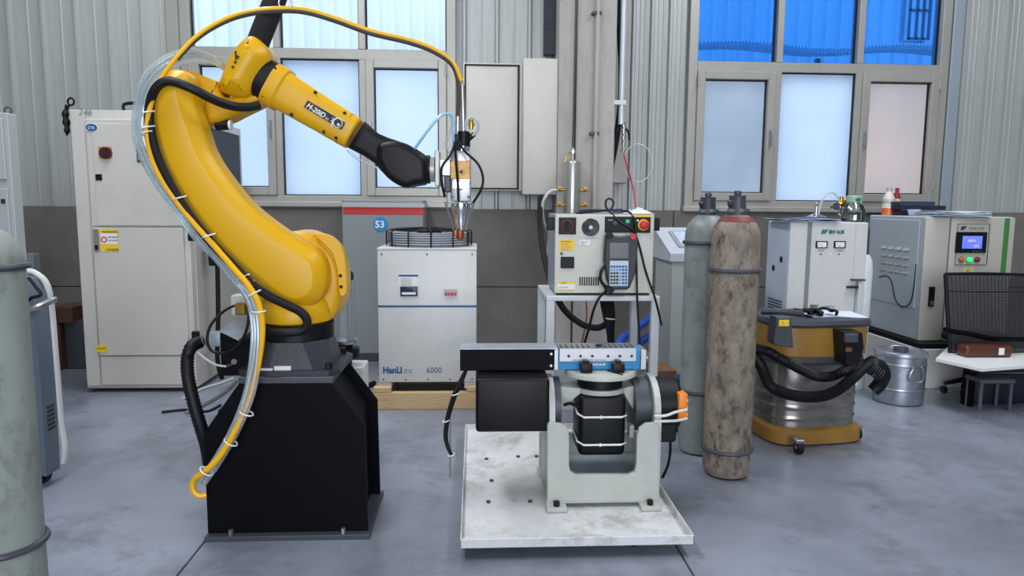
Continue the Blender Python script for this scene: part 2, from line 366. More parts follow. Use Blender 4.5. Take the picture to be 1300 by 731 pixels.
# profiled sheets
def sheet_mesh(wd, z0, z1):
    b = B(); p = [(0.0, 0.0), (0.010, -0.034), (0.028, -0.034), (0.044, 0.0)]
    k = 3 if wd < 0.25 else 2; base = 0.046
    for i in range(1, k):
        c = base+(wd-base)*i/k
        p += [(c-0.012, 0.0), (c-0.006, -0.006), (c+0.006, -0.006), (c+0.012, 0.0)]
    p += [(wd-0.002, 0.0), (wd-0.002, 0.012), (0.0, 0.012)]
    b.rings([[Vector((q[0], q[1], z0)) for q in p], [Vector((q[0], q[1], z1)) for q in p]])
    return b
cache = {}
def wall_sheets(xa, xb, z0, z1, pitch=0.302, start=None):
    n = max(1, round((xb-xa)/pitch)); wd = (xb-xa)/n
    for i in range(n):
        key = (round(wd, 4), z0, z1)
        if key not in cache:
            o = sheet_mesh(wd, z0, z1).done('wall_panel', sheet, wall, smooth=False)
            cache[key] = o; o.location = Vector((xa+i*wd, WY, 0)); o.location -= Vector((0, 0, 0)); ORG[o.name] = Vector()
            # mesh was shifted by the wall origin: undo
            o.data.transform(Matrix.Translation(ORG['wall_back'])); o.location -= ORG['wall_back']
        else:
            c = cache[key].copy(); COL.objects.link(c); c.location = Vector((xa+i*wd, WY, 0))-ORG['wall_back']
CX0, CX1 = 0.735, 1.255
wall_sheets(XL, W1['X0']-0.06, DADO, CZ)
wall_sheets(W1['X1']+0.06, CX0+0.05, DADO, CZ)
wall_sheets(CX1+0.03, W2['X0']-0.02, DADO, CZ, 0.17)
wall_sheets(W2['X1']+0.14, XR, DADO, CZ, 0.2)
wall_sheets(W1['X0'], W1['X1'], W1['Z1']+0.02, CZ)
wall_sheets(W2['X0'], W2['X1'], W2['Z1']+0.02, CZ)
# rendered dado with a joint
dz = 0.62
for xa, xb in ((XL, -3.2), (-3.2, -0.8), (-0.8, 1.9), (1.9, 5.1), (5.1, XR)):
    for z0, z1 in ((0, dz), (dz, DADO)):
        B().box(xa+0.004, xb-0.004, WY-0.06, WY+0.03, z0+0.004, z1-0.004, 0.003).done('render_panel', plaster, wall)
struct(B().box(W2['X1']+0.02, W2['X1']+0.13, WY-0.05, WY+0.03, W2['Z0']-0.02, CZ, 0.01).done('trim_1', steel_grey))
struct(B().box(W1['X0']-0.13, W1['X0']-0.01, WY-0.04, WY+0.03, W1['Z0']-0.02, CZ, 0.01).done('trim_2', alu))
# other walls, roof
struct(B().box(XL-0.2, XL, YB, WY+0.2, 0, CZ).done('wall_left', sheet, smooth=False))
struct(B().box(XR, XR+0.2, YB, WY+0.2, 0, CZ).done('wall_right', sheet, smooth=False))
struct(B().box(XL, -2.4, YB-0.2, YB, 0, CZ).box(3.4, XR, YB-0.2, YB, 0, CZ).box(-2.4, 3.4, YB-0.2, YB, 4.4, CZ).done('wall_front', sheet, smooth=False))
struct(B().box(XL, XR, YB, WY+0.2, CZ, CZ+0.1).done('ceiling', sheet, smooth=False))

DY = WY-0.02
def window(n, W, panes_low, tint_up, cas):
    X0, X1, Z0, ZT, Z1 = W['X0'], W['X1'], W['Z0'], W['ZT'], W['Z1']
    root = thing('window_%d' % n, '', '', (X0, DY, Z0)); del root['label']; del root['category']; struct(root)
    fw = 0.085; d0, d1 = DY-0.03, DY+0.12
    b = B()
    b.box(X0, X0+fw, d0, d1, Z0, Z1, 0.004).box(X1-fw, X1, d0, d1, Z0, Z1, 0.004).box(X0+fw, X1-fw, d0, d1, Z0, Z0+fw*0.9, 0.004).box(X0+fw, X1-fw, d0, d1, Z1-fw, Z1, 0.004)
    b.done('window_frame', alu, root)
    B().box(X0+fw, X1-fw, d0+0.004, d1-0.01, ZT-0.045, ZT+0.045, 0.004).done('transom', alu, root)
    B().box(X0-0.02, X1+0.02, d0-0.05, d0+0.01, Z0-0.03, Z0+0.02, 0.006).done('window_sill', alu, root)
    cw = (X1-X0-2*fw)/3
    for i in range(3):
        a = X0+fw+i*cw; c = a+cw
        if i: B().box(a-0.03, a+0.03, d0+0.002, d1-0.01, Z0+fw*0.9, ZT-0.045, 0.004).box(a-0.03, a+0.03, d0+0.002, d1-0.01, ZT+0.045, Z1-fw, 0.004).done('mullion', alu, root)
        a += 0.03 if i else 0; c -= 0.03 if i < 2 else 0
        B().box(a, c, DY+0.05, DY+0.056, ZT+0.045, Z1-fw).done('pane', tint_up, root, smooth=False)
        B().box(a, a+0.012, DY+0.03, DY+0.05, ZT+0.045, Z1-fw).box(c-0.012, c, DY+0.03, DY+0.05, ZT+0.045, Z1-fw).box(a+0.012, c-0.012, DY+0.03, DY+0.05, ZT+0.045, ZT+0.057).done('gasket', black_rubber, root, smooth=False)
        z0 = Z0+fw*0.9; z1 = ZT-0.045
        if i in cas:
            q = 0.075
            s_ = B().box(a, a+q, d0-0.02, d0+0.05, z0, z1, 0.005).box(c-q, c, d0-0.02, d0+0.05, z0, z1, 0.005).box(a+q, c-q, d0-0.02, d0+0.05, z0, z0+q, 0.005).box(a+q, c-q, d0-0.02, d0+0.05, z1-q, z1, 0.005).done('sash', alu, root)
            hx = c-q/2 if i == 0 else a+q/2
            B().box(hx-0.012, hx+0.012, d0-0.035, d0-0.02, (z0+z1)/2-0.06, (z0+z1)/2+0.06, 0.005).box(hx-0.01, hx+0.01, d0-0.06, d0-0.035, (z0+z1)/2-0.09, (z0+z1)/2+0.02, 0.005).done('handle', steel, s_)
            ex = c-0.005 if i else a+0.005
            for hz in (z0+0.12, z1-0.14): B().cyl((ex, d0-0.028, hz), (ex, d0-0.028, hz+0.09), 0.011, n=10).done('hinge', alu, s_)
            a += q; c -= q; z0 += q; z1 -= q
        B().box(a, c, DY+0.02, DY+0.026, z0, z1).done('pane', panes_low[i], root, smooth=False)
        g = 0.010
        B().box(a, a+g, DY+0.0, DY+0.02, z0, z1).box(c-g, c, DY+0.0, DY+0.02, z0, z1).box(a+g, c-g, DY, DY+0.02, z1-g, z1).box(a+g, c-g, DY, DY+0.02, z0, z0+g).done('gasket', black_rubber, root, smooth=False)
    return root
window(1, W1, [frost, frost, frost], glass, (0, 2))
window(2, W2, [frost_grey, frost, frost_warm], blue_glass, (0, 2))

# concrete-cased column with its pipes
CY = 6.35
colm = struct(thing('column', '', '', (1.0, CY, 0))); del colm['label']; del colm['category']
B().box(CX0, CX0+0.15, CY+0.05, WY+0.02, 0, CZ, 0.01).done('column_flange', column_paint, colm)
B().box(CX0+0.16, CX1-0.02, CY, WY+0.02, 0, CZ, 0.012).done('column_shaft', column_paint, colm)
x0 = at(758, 100, CY-0.05).x
cd_ = struct(B().cyl((x0, CY-0.03, 0.9), (x0, CY-0.03, CZ), 0.022, n=14).done('conduit', column_paint))
for zz in (at(756, 18, CY).z, at(754, 170, CY).z): B().box(x0-0.05, x0+0.03, CY-0.05, CY, zz-0.015, zz+0.015, 0.004).cyl((x0-0.045, CY-0.06, zz), (x0-0.045, CY, zz), 0.012, n=8).done('pipe_clip', dark_cast, cd_)
xg = at(791, 60, CY+0.03).x
sc2 = B().cyl((xg, CY+0.03, at(789, 158, CY+0.03).z), (xg, CY+0.03, CZ), 0.027, n=16).done('conduit', M('pale_galvanised', S(200, 205, 210), 0.35, metal=0.4)); struct(sc2)
B().box(xg-0.08, xg+0.035, CY+0.0, CY+0.07, at(789, 133, CY).z, at(789, 127, CY).z, 0.003).done('pipe_clip', white_paint, sc2)
X0, X1, Z0, Z1 = R(776, 0, 786, 236, 6.5)
struct(B().box(CX1, CX1+0.16, 6.62, 6.76, at(780, 232, 6.6).z, CZ, 0.005).done('trim_3', column_paint))
X0, X1, Z0, Z1 = R(691, -120, 708, 71, 6.72)
st = B().box(X0, X1, 6.66, 6.76, Z0, CZ, 0.004).done('trim_4', M('dark_slate_steel', S(30, 34, 46), 0.5)); struct(st)
for k in range(5): B().cyl((X0+0.03, 6.65, Z0+0.06+k*0.055), (X0+0.03, 6.662, Z0+0.06+k*0.055), 0.009, n=10).done('bolt_hole', black_print, st)

# ================================================================ GAS CYLINDERS
def gas_cylinder(label, X, Y, r, h, mat, ring_z, cap_mat, valve=True, group=None, turn=0.0):
    t = thing('gas_cylinder', label, 'gas cylinder', (X, Y, 0), group)
    prof = [(r*0.72, 0.0), (r*0.93, 0.012), (r, 0.05), (r, h-r*1.05)]
    for k in range(1, 9):
        a = k/8*math.radians(76); prof.append((r*math.cos(a)*1.0+0.0, h-r*1.05+r*1.05*math.sin(a)))
    prof.append((r*0.22, h+0.01))
    B().lathe(prof, (X, Y, 0), n=40).done('body', mat, t)
    for z in ring_z: B().torus((X, Y, z), r+0.004, 0.011, n=36).done('rubber_ring', ring_rubber, t)
    B().lathe([(0.052, 0), (0.054, 0.03), (0.044, 0.045), (0.04, 0.05)], (X, Y, h-0.025), n=24).done('neck_ring', cap_mat, t)
    if valve:
        c = B().lathe([(0.043, 0.0), (0.044, 0.01), (0.040, 0.055), (0.043, 0.07), (0.030, 0.07), (0.028, 0.04)], (X, Y, h+0.015), n=24).done('valve_guard', cap_mat, t)
        B().box(X-0.052, X-0.030, Y-0.03, Y+0.0, h+0.03, h+0.065, 0.006).done('guard_window', black_print, c)
        v = B().lathe([(0.014, 0.0), (0.014, 0.08), (0.02, 0.082), (0.018, 0.098), (0.008, 0.10)], (X, Y, h+0.01), n=16).done('valve', dark_cast, t)
        B().cyl((X, Y-0.01, h+0.06), (X-0.055, Y-0.025, h+0.05), 0.011, n=12).done('outlet', dark_cast, v)
        B().ball((X+0.05, Y-0.01, h+0.01), 0.011).done('guard_screw', dark_cast, t)
    return t
a = fl(935, 610); gas_cylinder('rust-streaked brown gas cylinder with red-painted shoulder, in front of its grey neighbour', 1.325, 3.55, 0.122, 1.37, rust_cyl, (at(940, 345, 3.43).z, at(936, 577, 3.43).z), dark_cast)
cyl_red = M('faded_red_paint', S(120, 40, 44), 0.6, var=0.3, vs=20)
b = B(); h = 1.37; r = 0.1225; prof = [(r*math.cos(k)*1.0+0.001, h-r*1.05+r*1.05*math.sin(k)+0.001) for k in (0.70, 0.85, 1.0)]
b.lathe(prof, (1.325, 3.55, 0), n=40)
o = b.done('paint_band', cyl_red, bpy.data.objects['gas_cylinder'])
gas_cylinder('clean grey-green gas cylinder standing behind the rusty one', 1.29, 3.90, 0.118, 1.365, grey_cyl, (at(905, 309, 3.8).z, at(905, 500, 3.8).z), dark_cast)
gas_cylinder('pale green scuffed gas cylinder nearest the camera', -1.500, 2.22, 0.118, 1.335, green_cyl, (at(0, 342, 2.12).z, at(0, 708, 2.12).z), dark_cast, valve=False)

# ================================================================ FAR-SIDE EQUIPMENT, from the window wall
# narrow white cabinet behind the green cylinder
t = thing('control_cabinet', 'narrow white two-door cabinet behind the pale green gas cylinder', 'cabinet', (-3.7, 4.9, 0))
Y = 4.9; xr = at(16, 240, Y).x
B().box(xr-0.62, xr, Y, Y+0.10, 0.02, at(15, 143, Y).z, 0.006).done('body', grey_paint, t)
for z0, z1 in ((at(0, 228, Y).z, at(0, 150, Y).z), (0.12, at(0, 239, Y).z)):
    d = B().box(xr-0.60, xr-0.025, Y-0.02, Y, z0, z1, 0.005).done('door', grey_paint, t)
    B().box(xr-0.065, xr-0.04, Y-0.026, Y-0.02, z1-0.10, z1-0.07).done('lock', black_print, d)
B().torus((xr-0.03, Y+0.06, at(15, 143, Y).z+0.02), 0.022, 0.006, axis=(0, 1, 0)).done('eye_bolt', dark_cast, t)
B().tube([(xr-0.17, Y-0.03, 1.02), (xr-0.165, Y-0.05, 1.2), (xr-0.17, Y-0.05, 1.4), (xr-0.18, Y-0.03, 1.52)], 0.012).done('cable', black_rubber, t)

# trolley machine with white rim and tube handle
t = thing('welding_power_unit', 'blue-grey upright unit with pale rim and tube handle beside the green cylinder', 'machine', (-2.2, 3.5, 0))
Y = 3.45; X1 = at(49, 500, Y).x
zt = at(48, 350, Y).z
prof = [(X1-0.40, 0.06), (X1+0.0, 0.06), (X1+0.005, 0.5), (X1-0.005, zt-0.10), (X1-0.05, zt-0.02), (X1-0.11, zt), (X1-0.40, zt)]
B().slab(prof, [(0.015, Y), (0, Y+0.015), (0, Y+0.13), (0.015, Y+0.14)]).done('body', M('blue_grey_enamel', S(92, 104, 118), 0.45, var=0.1), t)
Yr = Y+0.15; b = B().tube([(X1-0.13, Yr, zt+0.01), (X1-0.06, Yr, zt-0.005), (X1-0.005, Yr, zt-0.10), (X1+0.004, Yr, 0.6), (X1+0.008, Yr, 0.30), (X1+0.018, Yr, 0.16), (X1+0.005, Yr, 0.08)], 0.018, flat=0.8)
b.done('pale_rim', white_paint, t)
B().tube(px([(20, 398, Y-0.06), (46, 390, Y-0.05), (62, 383, Y), (69, 380, Y+0.06)]), 0.016, smooth=4).done('handle', steel, t)
B().tube(px([(36, 352), (44, 362), (52, 374), (40, 378), (34, 384)], Y-0.03), 0.008).done('cable', black_rubber, t)
b = B()
for i in range(6):
    for j in range(4): b.box(X1-0.001, X1+0.006, Y+0.05+j*0.016, Y+0.058+j*0.016, 0.28+i*0.022, 0.292+i*0.022)
o = b.done('vent_holes', black_print, t, smooth=False)
for yy in (Y+0.05, Y+0.11): B().cyl((X1-0.05, yy, 0.04), (X1-0.09, yy, 0.04), 0.04, n=20).done('wheel', black_rubber, t)
o = pbox('junction_box', steel_grey, None, (30, 322, 43, 348), 6.64, 0.1); tag(o, 'small grey box mounted on the wall above the blue-grey unit', 'box')

# scrap behind
t = tag(pbox('wooden_crate', M('reddish_brown_board', S(84, 52, 40), 0.7, var=0.2), None, (64, 390, 92, 410), 6.0, 0.3), 'reddish brown board box in the dark gap beside the tall cabinet', 'crate')
X0, X1, Z0, Z1 = R(64, 411, 92, 468, 6.05); t.location.z += 0
tb = tag(B().box(X0-0.05, X0+0.11, 6.0, 6.3, 0, Z1, 0.005).done('timber_block', M('brown_timber', S(92, 60, 42), 0.75, var=0.25)), 'upright brown timber block under the board box', 'timber')
tb = tag(B().box(X0+0.115, X0+0.32, 6.05, 6.35, 0, Z1+0.03, 0.008).done('metal_bin', dark_cast), 'dark grey metal bin in the gap beside the tall cabinet', 'bin')

# tall machine cabinet 246
Y = 5.28
X0 = at(113, 495, Y).x-0.01; X1 = at(247, 495, Y).x-0.0; ZT = at(170, 140, Y).z
t = thing('machine_cabinet', 'tall ivory cabinet marked 246 behind the yellow robot arm', 'cabinet', ((X0+X1)/2, Y, 0))
B().box(X0, X1+0.02, Y, Y+1.22, 0.03, ZT, 0.008, 2).done('body', ivory_paint, t)
B().box(X0+0.005, X0+0.10, Y-0.012, Y, 0.05, ZT-0.005, 0.004).done('corner_post', ivory_paint, t)
pd = at(114, 150, Y); xa = X0+0.115; xb = X1-0.02
z1 = at(170, 152, Y).z; z2 = at(170, 288, Y).z; z3 = at(170, 451, Y).z
d = B().box(xa, xb+0.06, Y-0.022, Y, z2+0.004, z1, 0.004).done('upper_door', ivory_paint, t)
B().box(xa+0.04, xb+0.05, Y-0.027, Y-0.02, z2+0.01, z1-0.03, 0.003).done('door_panel', ivory_paint, d)
d2 = B().box(xa, xb, Y-0.024, Y, z3+0.004, z2-0.004, 0.004).done('lower_door', ivory_paint, t)
B().box(xa, xb, Y-0.015, Y, 0.06, z3-0.004, 0.003).done('plinth_panel', ivory_paint, t)
h = pbox('door_handle', chrome, d2, (118, 291, 125, 319), Y-0.04, 0.016, 0.004)
pbox('latch', black_satin, h, (120, 311, 124, 317), Y-0.045, 0.006, 0.002)
lb = pbox('warning_label', label_yellow, d2, (127, 291, 150, 319), Y-0.027, 0.003, 0)
pbox('label_field', label_white, lb, (128, 296, 149, 310), Y-0.0285, 0.001, 0)
p = at(129, 302, Y-0.03); text('NO ENTRY', 0.018, p+Vector((0.045, 0, 0)), black_print, lb, width=0.07); text('read manual first', 0.012, p+Vector((0.045, 0, -0.02)), black_print, lb, width=0.07)
text('WARNING', 0.024, at(129, 295.6, Y-0.03), black_print, lb); text('DANGER', 0.022, at(135, 318, Y-0.03), black_print, lb)
B().torus(at(132, 304, Y-0.029), 0.018, 0.004, axis=(0, 1, 0), n=20, k=6).done('prohibition_ring', red_print, lb)
lb = pbox('small_label', label_yellow, d2, (122, 438, 136, 447), Y-0.027, 0.003, 0)
text('CAUTION', 0.014, at(123, 443, Y-0.028), black_print, lb)
for ry in ((238, 294, 247, 306), (243, 421, 252, 432)): pbox('hinge', black_satin, d2, ry, Y-0.045, 0.03, 0.004)
c = at(116, 162, Y-0.028); lg = B().cyl(c, c+Vector((0, 0.003, 0)), 0.042, n=30).done('badge', blue_print, d)
bpy.data.objects[lg.name].scale = (1, 1, 1)
lg.data.transform(Matrix.Translation(c-ORG[lg.name]) @ Matrix.Diagonal((1, 1, 0.65, 1)) @ Matrix.Translation(ORG[lg.name]-c))
lg2 = B().torus(c, 0.043, 0.0022, axis=(0, 1, 0), n=30, k=6).done('badge_rim', white_print, lg)
lg2.data.transform(Matrix.Translation(c-ORG[lg2.name]) @ Matrix.Diagonal((1, 1, 0.65, 1)) @ Matrix.Translation(ORG[lg2.name]-c))
text('STR', 0.03, at(111, 164, Y-0.03), white_print, lg)
k = pbox('isolator_plate', M('ochre_plate', S(200, 130, 60), 0.5), d, (125, 186, 142, 201), Y-0.03, 0.004, 0.001)
c = at(133, 194, Y-0.05); B().cyl(c, c+Vector((0, 0.022, 0)), 0.042, n=26).box(c.x-0.012, c.x+0.012, c.y-0.02, c.y+0.002, c.z-0.036, c.z+0.036, 0.004).done('isolator_knob', M('dark_red_knob', S(60, 18, 22), 0.4), k)
pbox('lock', black_satin, d, (121, 221, 129, 229), Y-0.034, 0.008, 0.001)
k = pbox('display', dark_cast, d, (173, 184, 184, 206), Y-0.034, 0.008, 0.003); pbox('display_screen', M('dim_green_screen', S(120, 150, 130), 0.3), k, (175, 198, 182, 203), Y-0.036, 0.003, 0)
text('246', 0.062, at(99, 146, Y-0.013), grey_print, t, name='handwritten_number', shear=0.3)
# lower right body with cooling duct and mesh upper unit
Xs = at(250, 400, Y+0.02).x; Xe = at(316, 300, Y+0.35).x
zc = at(280, 297, Y+0.2).z
B().box(X1+0.021, X1+0.03, Y+0.06, Y+1.16, 0.25, at(285, 240, 5.9).z, 0.003).done('side_panel', ivory_paint, t)
Xm0 = at(250, 200, Y+0.24).x; Xm1 = at(312, 200, Y+0.24).x
zz = at(285, 236, 5.9).z; zq = at(285, 164, 5.9).z
B().box(X1+0.021, X1+0.03, Y+0.08, Y+1.14, zz, zq, 0.003).done('mesh_grille', mesh_black, t)
b = B()
for i in range(28):
    z = zz+(zq-zz)*(i+0.5)/28; b.box(X1+0.029, X1+0.036, Y+0.09, Y+1.13, z-0.003, z+0.003)
o = b.done('grille_wires', dark_cast, t, smooth=False); o['kind'] = 'stuff'
xm = at(276, 340, Y+0.2)
B().tube(px([(276, 335, Y+0.2), (277, 400, Y+0.2), (276, 455, Y+0.22), (282, 480, Y+0.3)]), 0.018).done('side_cable', black_rubber, t)
B().box(xm.x-0.05, xm.x+0.03, Y+0.15, Y+0.26, at(276, 340, Y).z, at(276, 312, Y).z, 0.01).done('cable_gland', black_satin, t)
# strap hanging on the cabinet corner
t = thing('hanging_strap', 'black strap with ring hanging at the top corner of cabinet 246', 'strap', at(86, 173, Y+0.02))
B().torus(at(90, 129, Y+0.02), 0.025, 0.007, axis=(0.2, 1, 0)).done('ring', black_satin, t)
B().tube(px([(86, 133), (83, 145), (85, 160), (85, 172)], Y+0.02), lambda u: 0.010+0.012*math.sin(u*math.pi)+0.005*math.sin(u*25), n=10).done('strap', black_rubber, t)
t = thing('pendant_plug', 'black bracket lying on top of cabinet 246', 'bracket', (at(166, 137, Y+0.3).x, Y+0.3, ZT))
a = at(156, 137, Y+0.3); b_ = at(178, 137, Y+0.3)
B().box(a.x, b_.x, Y+0.25, Y+0.4, ZT, ZT+0.03, 0.008).done('base', black_satin, t)
B().tube([(a.x+0.01, Y+0.3, ZT+0.02), (a.x+0.01, Y+0.3, ZT+0.08), (b_.x, Y+0.3, ZT+0.085), (b_.x+0.01, Y+0.3, ZT+0.02)], 0.012, smooth=3).done('handle', black_satin, t)

# grey cabinet with red band and number 53
Y = 6.28; X0, X1, Z0, Z1 = R(436, 262, 538, 457, Y)
t = thing('distribution_cabinet', 'grey floor cabinet with red band and a round blue 53 sign behind the chiller', 'cabinet', ((X0+X1)/2, Y, 0))
B().box(X0, X1, Y, Y+0.42, 0.02, at(487, 258, Y).z+0.03, 0.006).done('body', M('mid_grey_enamel', S(135, 140, 142), 0.45, var=0.05, vs=1), t)
pbox('top_edge', grey_paint, t, (434, 258, 539, 263.5), Y-0.015, 0.44)
pbox('red_band', red_print, t, (436, 263.5, 538, 272), Y-0.004, 0.006, 0.001)
B().box(X0, X1, Y-0.006, Y, 0.0, 0.08).done('plinth', dark_cast, t)
c = at(483, 284.5, Y-0.006); s_ = B().cyl(c, c+Vector((0, 0.005, 0)), 0.064, n=36).done('number_sign', M('cyan_blue_sign', S(30, 130, 190), 0.5, var=0), t)
text('53', 0.085, c+Vector((-0.048, -0.002, -0.03)), white_print, s_, bold=0.002)

# chiller on its wooden pallet
Y = 4.85; X0, X1, Z0, Z1 = R(480, 317, 605, 485, Y)
zp = at(540, 485, Y).z
t = thing('pallet', 'pale pine pallet of thick boards under the white chiller', 'pallet', ((X0+X1)/2, Y-0.05, 0))
pz = at(540, 498, Y-0.08).z
B().box(X0-0.03, X1+0.03, Y-0.08, Y-0.03, 0.0, pz-0.002, 0.004).done('front_board', pine, t)
for xx in (X0-0.03, X1-0.07): B().box(xx, xx+0.10, Y-0.03, Y+0.60, 0.0, pz, 0.004).box(xx, xx+0.12, Y-0.078, Y-0.02, pz, pz+0.035, 0.004).done('runner', pine, t)
B().box(X0-0.03, X1+0.03, Y+0.6, Y+0.65, 0.0, pz, 0.004).done('back_board', pine, t)
t = thing('water_chiller', 'white water chiller with blue stripe and round fan guard on a pine pallet', 'chiller', ((X0+X1)/2, Y, pz))
zt = at(540, 317, Y).z
B().box(X0, X1, Y, Y+0.60, zp, zt, 0.006, 2).done('body', white_paint, t)
for xx in (X0+0.0, X1-0.085): B().box(xx, xx+0.085, Y+0.01, Y+0.58, pz+0.001, zp, 0.004).done('foot', white_paint, t)
pbox('blue_stripe', blue_print, t, (480, 387.5, 605.5, 390), Y-0.0015, 0.002, 0)
B().box(X0-0.002, X1+0.002, Y-0.003, Y+0.60, zt-0.002, zt+0.012, 0.003).done('lid', white_paint, t)
p = pbox('controller', M('dark_blue_controller', S(16, 36, 84), 0.35), t, (508, 364, 530, 376), Y-0.012, 0.012, 0.004, 2)
pbox('keypad', label_white, p, (510, 371, 528, 374), Y-0.0135, 0.002, 0.0005); pbox('screen', black_print, p, (514, 366, 524, 370), Y-0.0135, 0.002, 0)
p = pbox('instruction_plate', label_white, t, (506, 348, 531, 363), Y-0.003, 0.003, 0); pbox('plate_header', blue_print, p, (506, 348.5, 531, 351), Y-0.004, 0.001, 0)
for i in range(5):
    zz = 353+i*2
    text('temp set  run state' if i % 2 else 'alarm high low flow', 0.009, at(509, zz+0.8, Y-0.0045), grey_print, p)
p = pbox('breaker', M('grey_breaker', S(170, 168, 165), 0.4), t, (564, 367, 580, 375), Y-0.015, 0.015, 0.002)
for i in range(4): pbox('breaker_lever', red_print, p, (565+i*3.8, 371.5, 567.6+i*3.8, 375), Y-0.026, 0.012, 0.001)
text('HanLi', 0.062, at(486, 473.5, Y-0.002), blue_print, t, name='maker_lettering', width=at(510, 470, Y).x-at(486, 470, Y).x, bold=0.0025)
c = at(508.6, 466.3, Y-0.003); B().ball(c, 0.005, (1, 0.2, 1)).done('red_dot', red_print, t)
text('汉立', 0.032, at(512, 473, Y-0.002), grey_print, t)
text('6000', 0.06, at(541, 473.5, Y-0.002), M('slate_print', S(70, 78, 100), 0.5), t, name='model_lettering', width=at(560.5, 470, Y).x-at(541, 470, Y).x)
sm = B().cyl((X0+0.03, Y-0.003, zp+0.02), (X0+0.03, Y+0.001, zp+0.02), 0.006, n=8).done('screw', dark_cast, t)
for i in range(1, 5): pcopy(sm, ((X1-X0-0.06)*i/4, 0, 0))
for xx in (0, (X1-X0-0.06)/2, X1-X0-0.06): pcopy(sm, (xx, 0, zt-zp-0.05))
# fan ring and guard
cx = at(545, 300, Y+0.3).x; cy = Y+0.31; zf = zt+0.012
B().lathe([(0.27, 0), (0.285, 0.01), (0.27, 0.02), (0.27, 0.095), (0.262, 0.10), (0.255, 0.095), (0.255, 0)], (cx, cy, zf), n=48).done('fan_shroud', M('cool_white_plastic', S(190, 196, 205), 0.4, var=0.05), t)
ff = B()
for k in range(7):
    a = 2*math.pi*k/7
    ff.prism([Vector((cx+0.05*math.cos(a), cy+0.05*math.sin(a), zf+0.05)), Vector((cx+0.24*math.cos(a-0.05), cy+0.24*math.sin(a-0.05), zf+0.045)), Vector((cx+0.24*math.cos(a+0.55), cy+0.24*math.sin(a+0.55), zf+0.08)), Vector((cx+0.05*math.cos(a+0.8), cy+0.05*math.sin(a+0.8), zf+0.075))], (0, 0, 0.004))
ff.done('fan_blades', black_satin, t, smooth=False)
B().cyl((cx, cy, zf+0.02), (cx, cy, zf+0.115), 0.09, n=28).done('fan_motor', black_satin, t)
g = B()
for k in range(6): g.torus((cx, cy, zf+0.014+k*0.016), 0.297, 0.0028, n=48, k=5)
for k in range(5): g.torus((cx, cy, zf+0.112+k*0.003), 0.27-k*0.042, 0.003, n=40, k=5)
for k in range(12):
    a = 2*math.pi*k/12+0.1; c_, s_ = math.cos(a), math.sin(a)
    g.tube([(cx+0.306*c_, cy+0.306*s_, zf+0.002), (cx+0.306*c_, cy+0.306*s_, zf+0.105), (cx+0.27*c_, cy+0.27*s_, zf+0.118), (cx+0.08*c_, cy+0.08*s_, zf+0.128)], 0.0055, n=6, smooth=0)
g.done('fan_guard', black_satin, t)

# wall enclosure with its open door
Y = 6.42
X0, X1, Z0, Z1 = R(664, 74, 712, 247, Y); X1 = CX0-0.002
t = thing('wall_enclosure', 'grey wall-mounted enclosure beside the column with its door swung open', 'cabinet', ((X0+X1)/2, Y, Z0))
bxs = B().box(X0, X1, Y, WY-0.03, Z0, Z1, 0.01, 2).done('body', ivory_paint, t)
Y2 = 6.52; D0, D1, E0, E1 = R(588, 80, 663, 242, Y2)
d = B().box(D0, D1, Y2, Y2+0.03, E0, E1, 0.006, 2).done('door', ivory_paint, t)
b = B(); q = 0.014
for a in ((D0+0.012, D0+0.012+q, E0+0.012, E1-0.012), (D1-0.045, D1-0.045+q*1.3, E0+0.012, E1-0.012), (D0+0.012, D1-0.03, E0+0.012, E0+0.012+q), (D0+0.012, D1-0.03, E1-0.012-q, E1-0.012)): b.box(a[0], a[1], Y2-0.008, Y2, a[2], a[3], 0.002)
b.done('door_gasket', black_rubber, d)
for zz in (E0+0.15, E1-0.2): B().cyl((D1+0.01, Y2, zz), (D1+0.01, Y2, zz+0.07), 0.012, n=10).done('hinge', steel, t)

# air reservoir on the column
c0 = at(726, 262, 6.26); c1 = at(726, 208, 6.26); rr = 0.072
t = thing('air_receiver', 'small stainless air receiver with brass taps fixed to the column', 'air tank', (c0.x, 6.26, c0.z-0.3))
B().lathe([(0.03, -0.32), (rr*0.9, -0.30), (rr, -0.27), (rr, 0), (rr, c1.z-c0.z), (rr*0.92, c1.z-c0.z+0.02), (rr*0.5, c1.z-c0.z+0.035), (0.012, c1.z-c0.z+0.04)], (c0.x, 6.26, c0.z), n=28).done('body', M('satin_stainless', S(190, 188, 182), 0.3, metal=0.85, var=0.05), t)
B().cyl((c0.x, 6.26, c1.z+0.04), (c0.x, 6.26, c1.z+0.14), 0.014, n=12).cyl((c0.x, 6.26, c1.z+0.09), (c0.x, 6.26, c1.z+0.12), 0.022, n=6).done('inlet_valve', steel, t)
B().tube([(c0.x-0.01, 6.24, c1.z+0.11), (c0.x-0.05, 6.23, c1.z+0.08), (c0.x-0.075, 6.23, c1.z+0.01)], 0.006).done('valve_lever', brass, t)
B().tube([(c0.x, 6.26, c1.z+0.12), (c0.x+0.008, 6.27, c1.z+1.0), (c0.x+0.02, 6.28, CZ-0.02)], 0.010).done('supply_pipe', dark_cast, t)
for sg, zz in ((-1, 241), (1, 241), (-1, 260), (1, 260)):
    z = at(726, zz, 6.26).z
    B().cyl((c0.x+sg*rr*0.9, 6.24, z), (c0.x+sg*(rr+0.07), 6.24, z), 0.011, n=12).cyl((c0.x+sg*(rr+0.03), 6.24, z), (c0.x+sg*(rr+0.05), 6.24, z), 0.018, n=6).box(c0.x+sg*(rr+0.02), c0.x+sg*(rr+0.06), 6.23, 6.245, z+0.016, z+0.024, 0.002).done('brass_tap', brass, t)
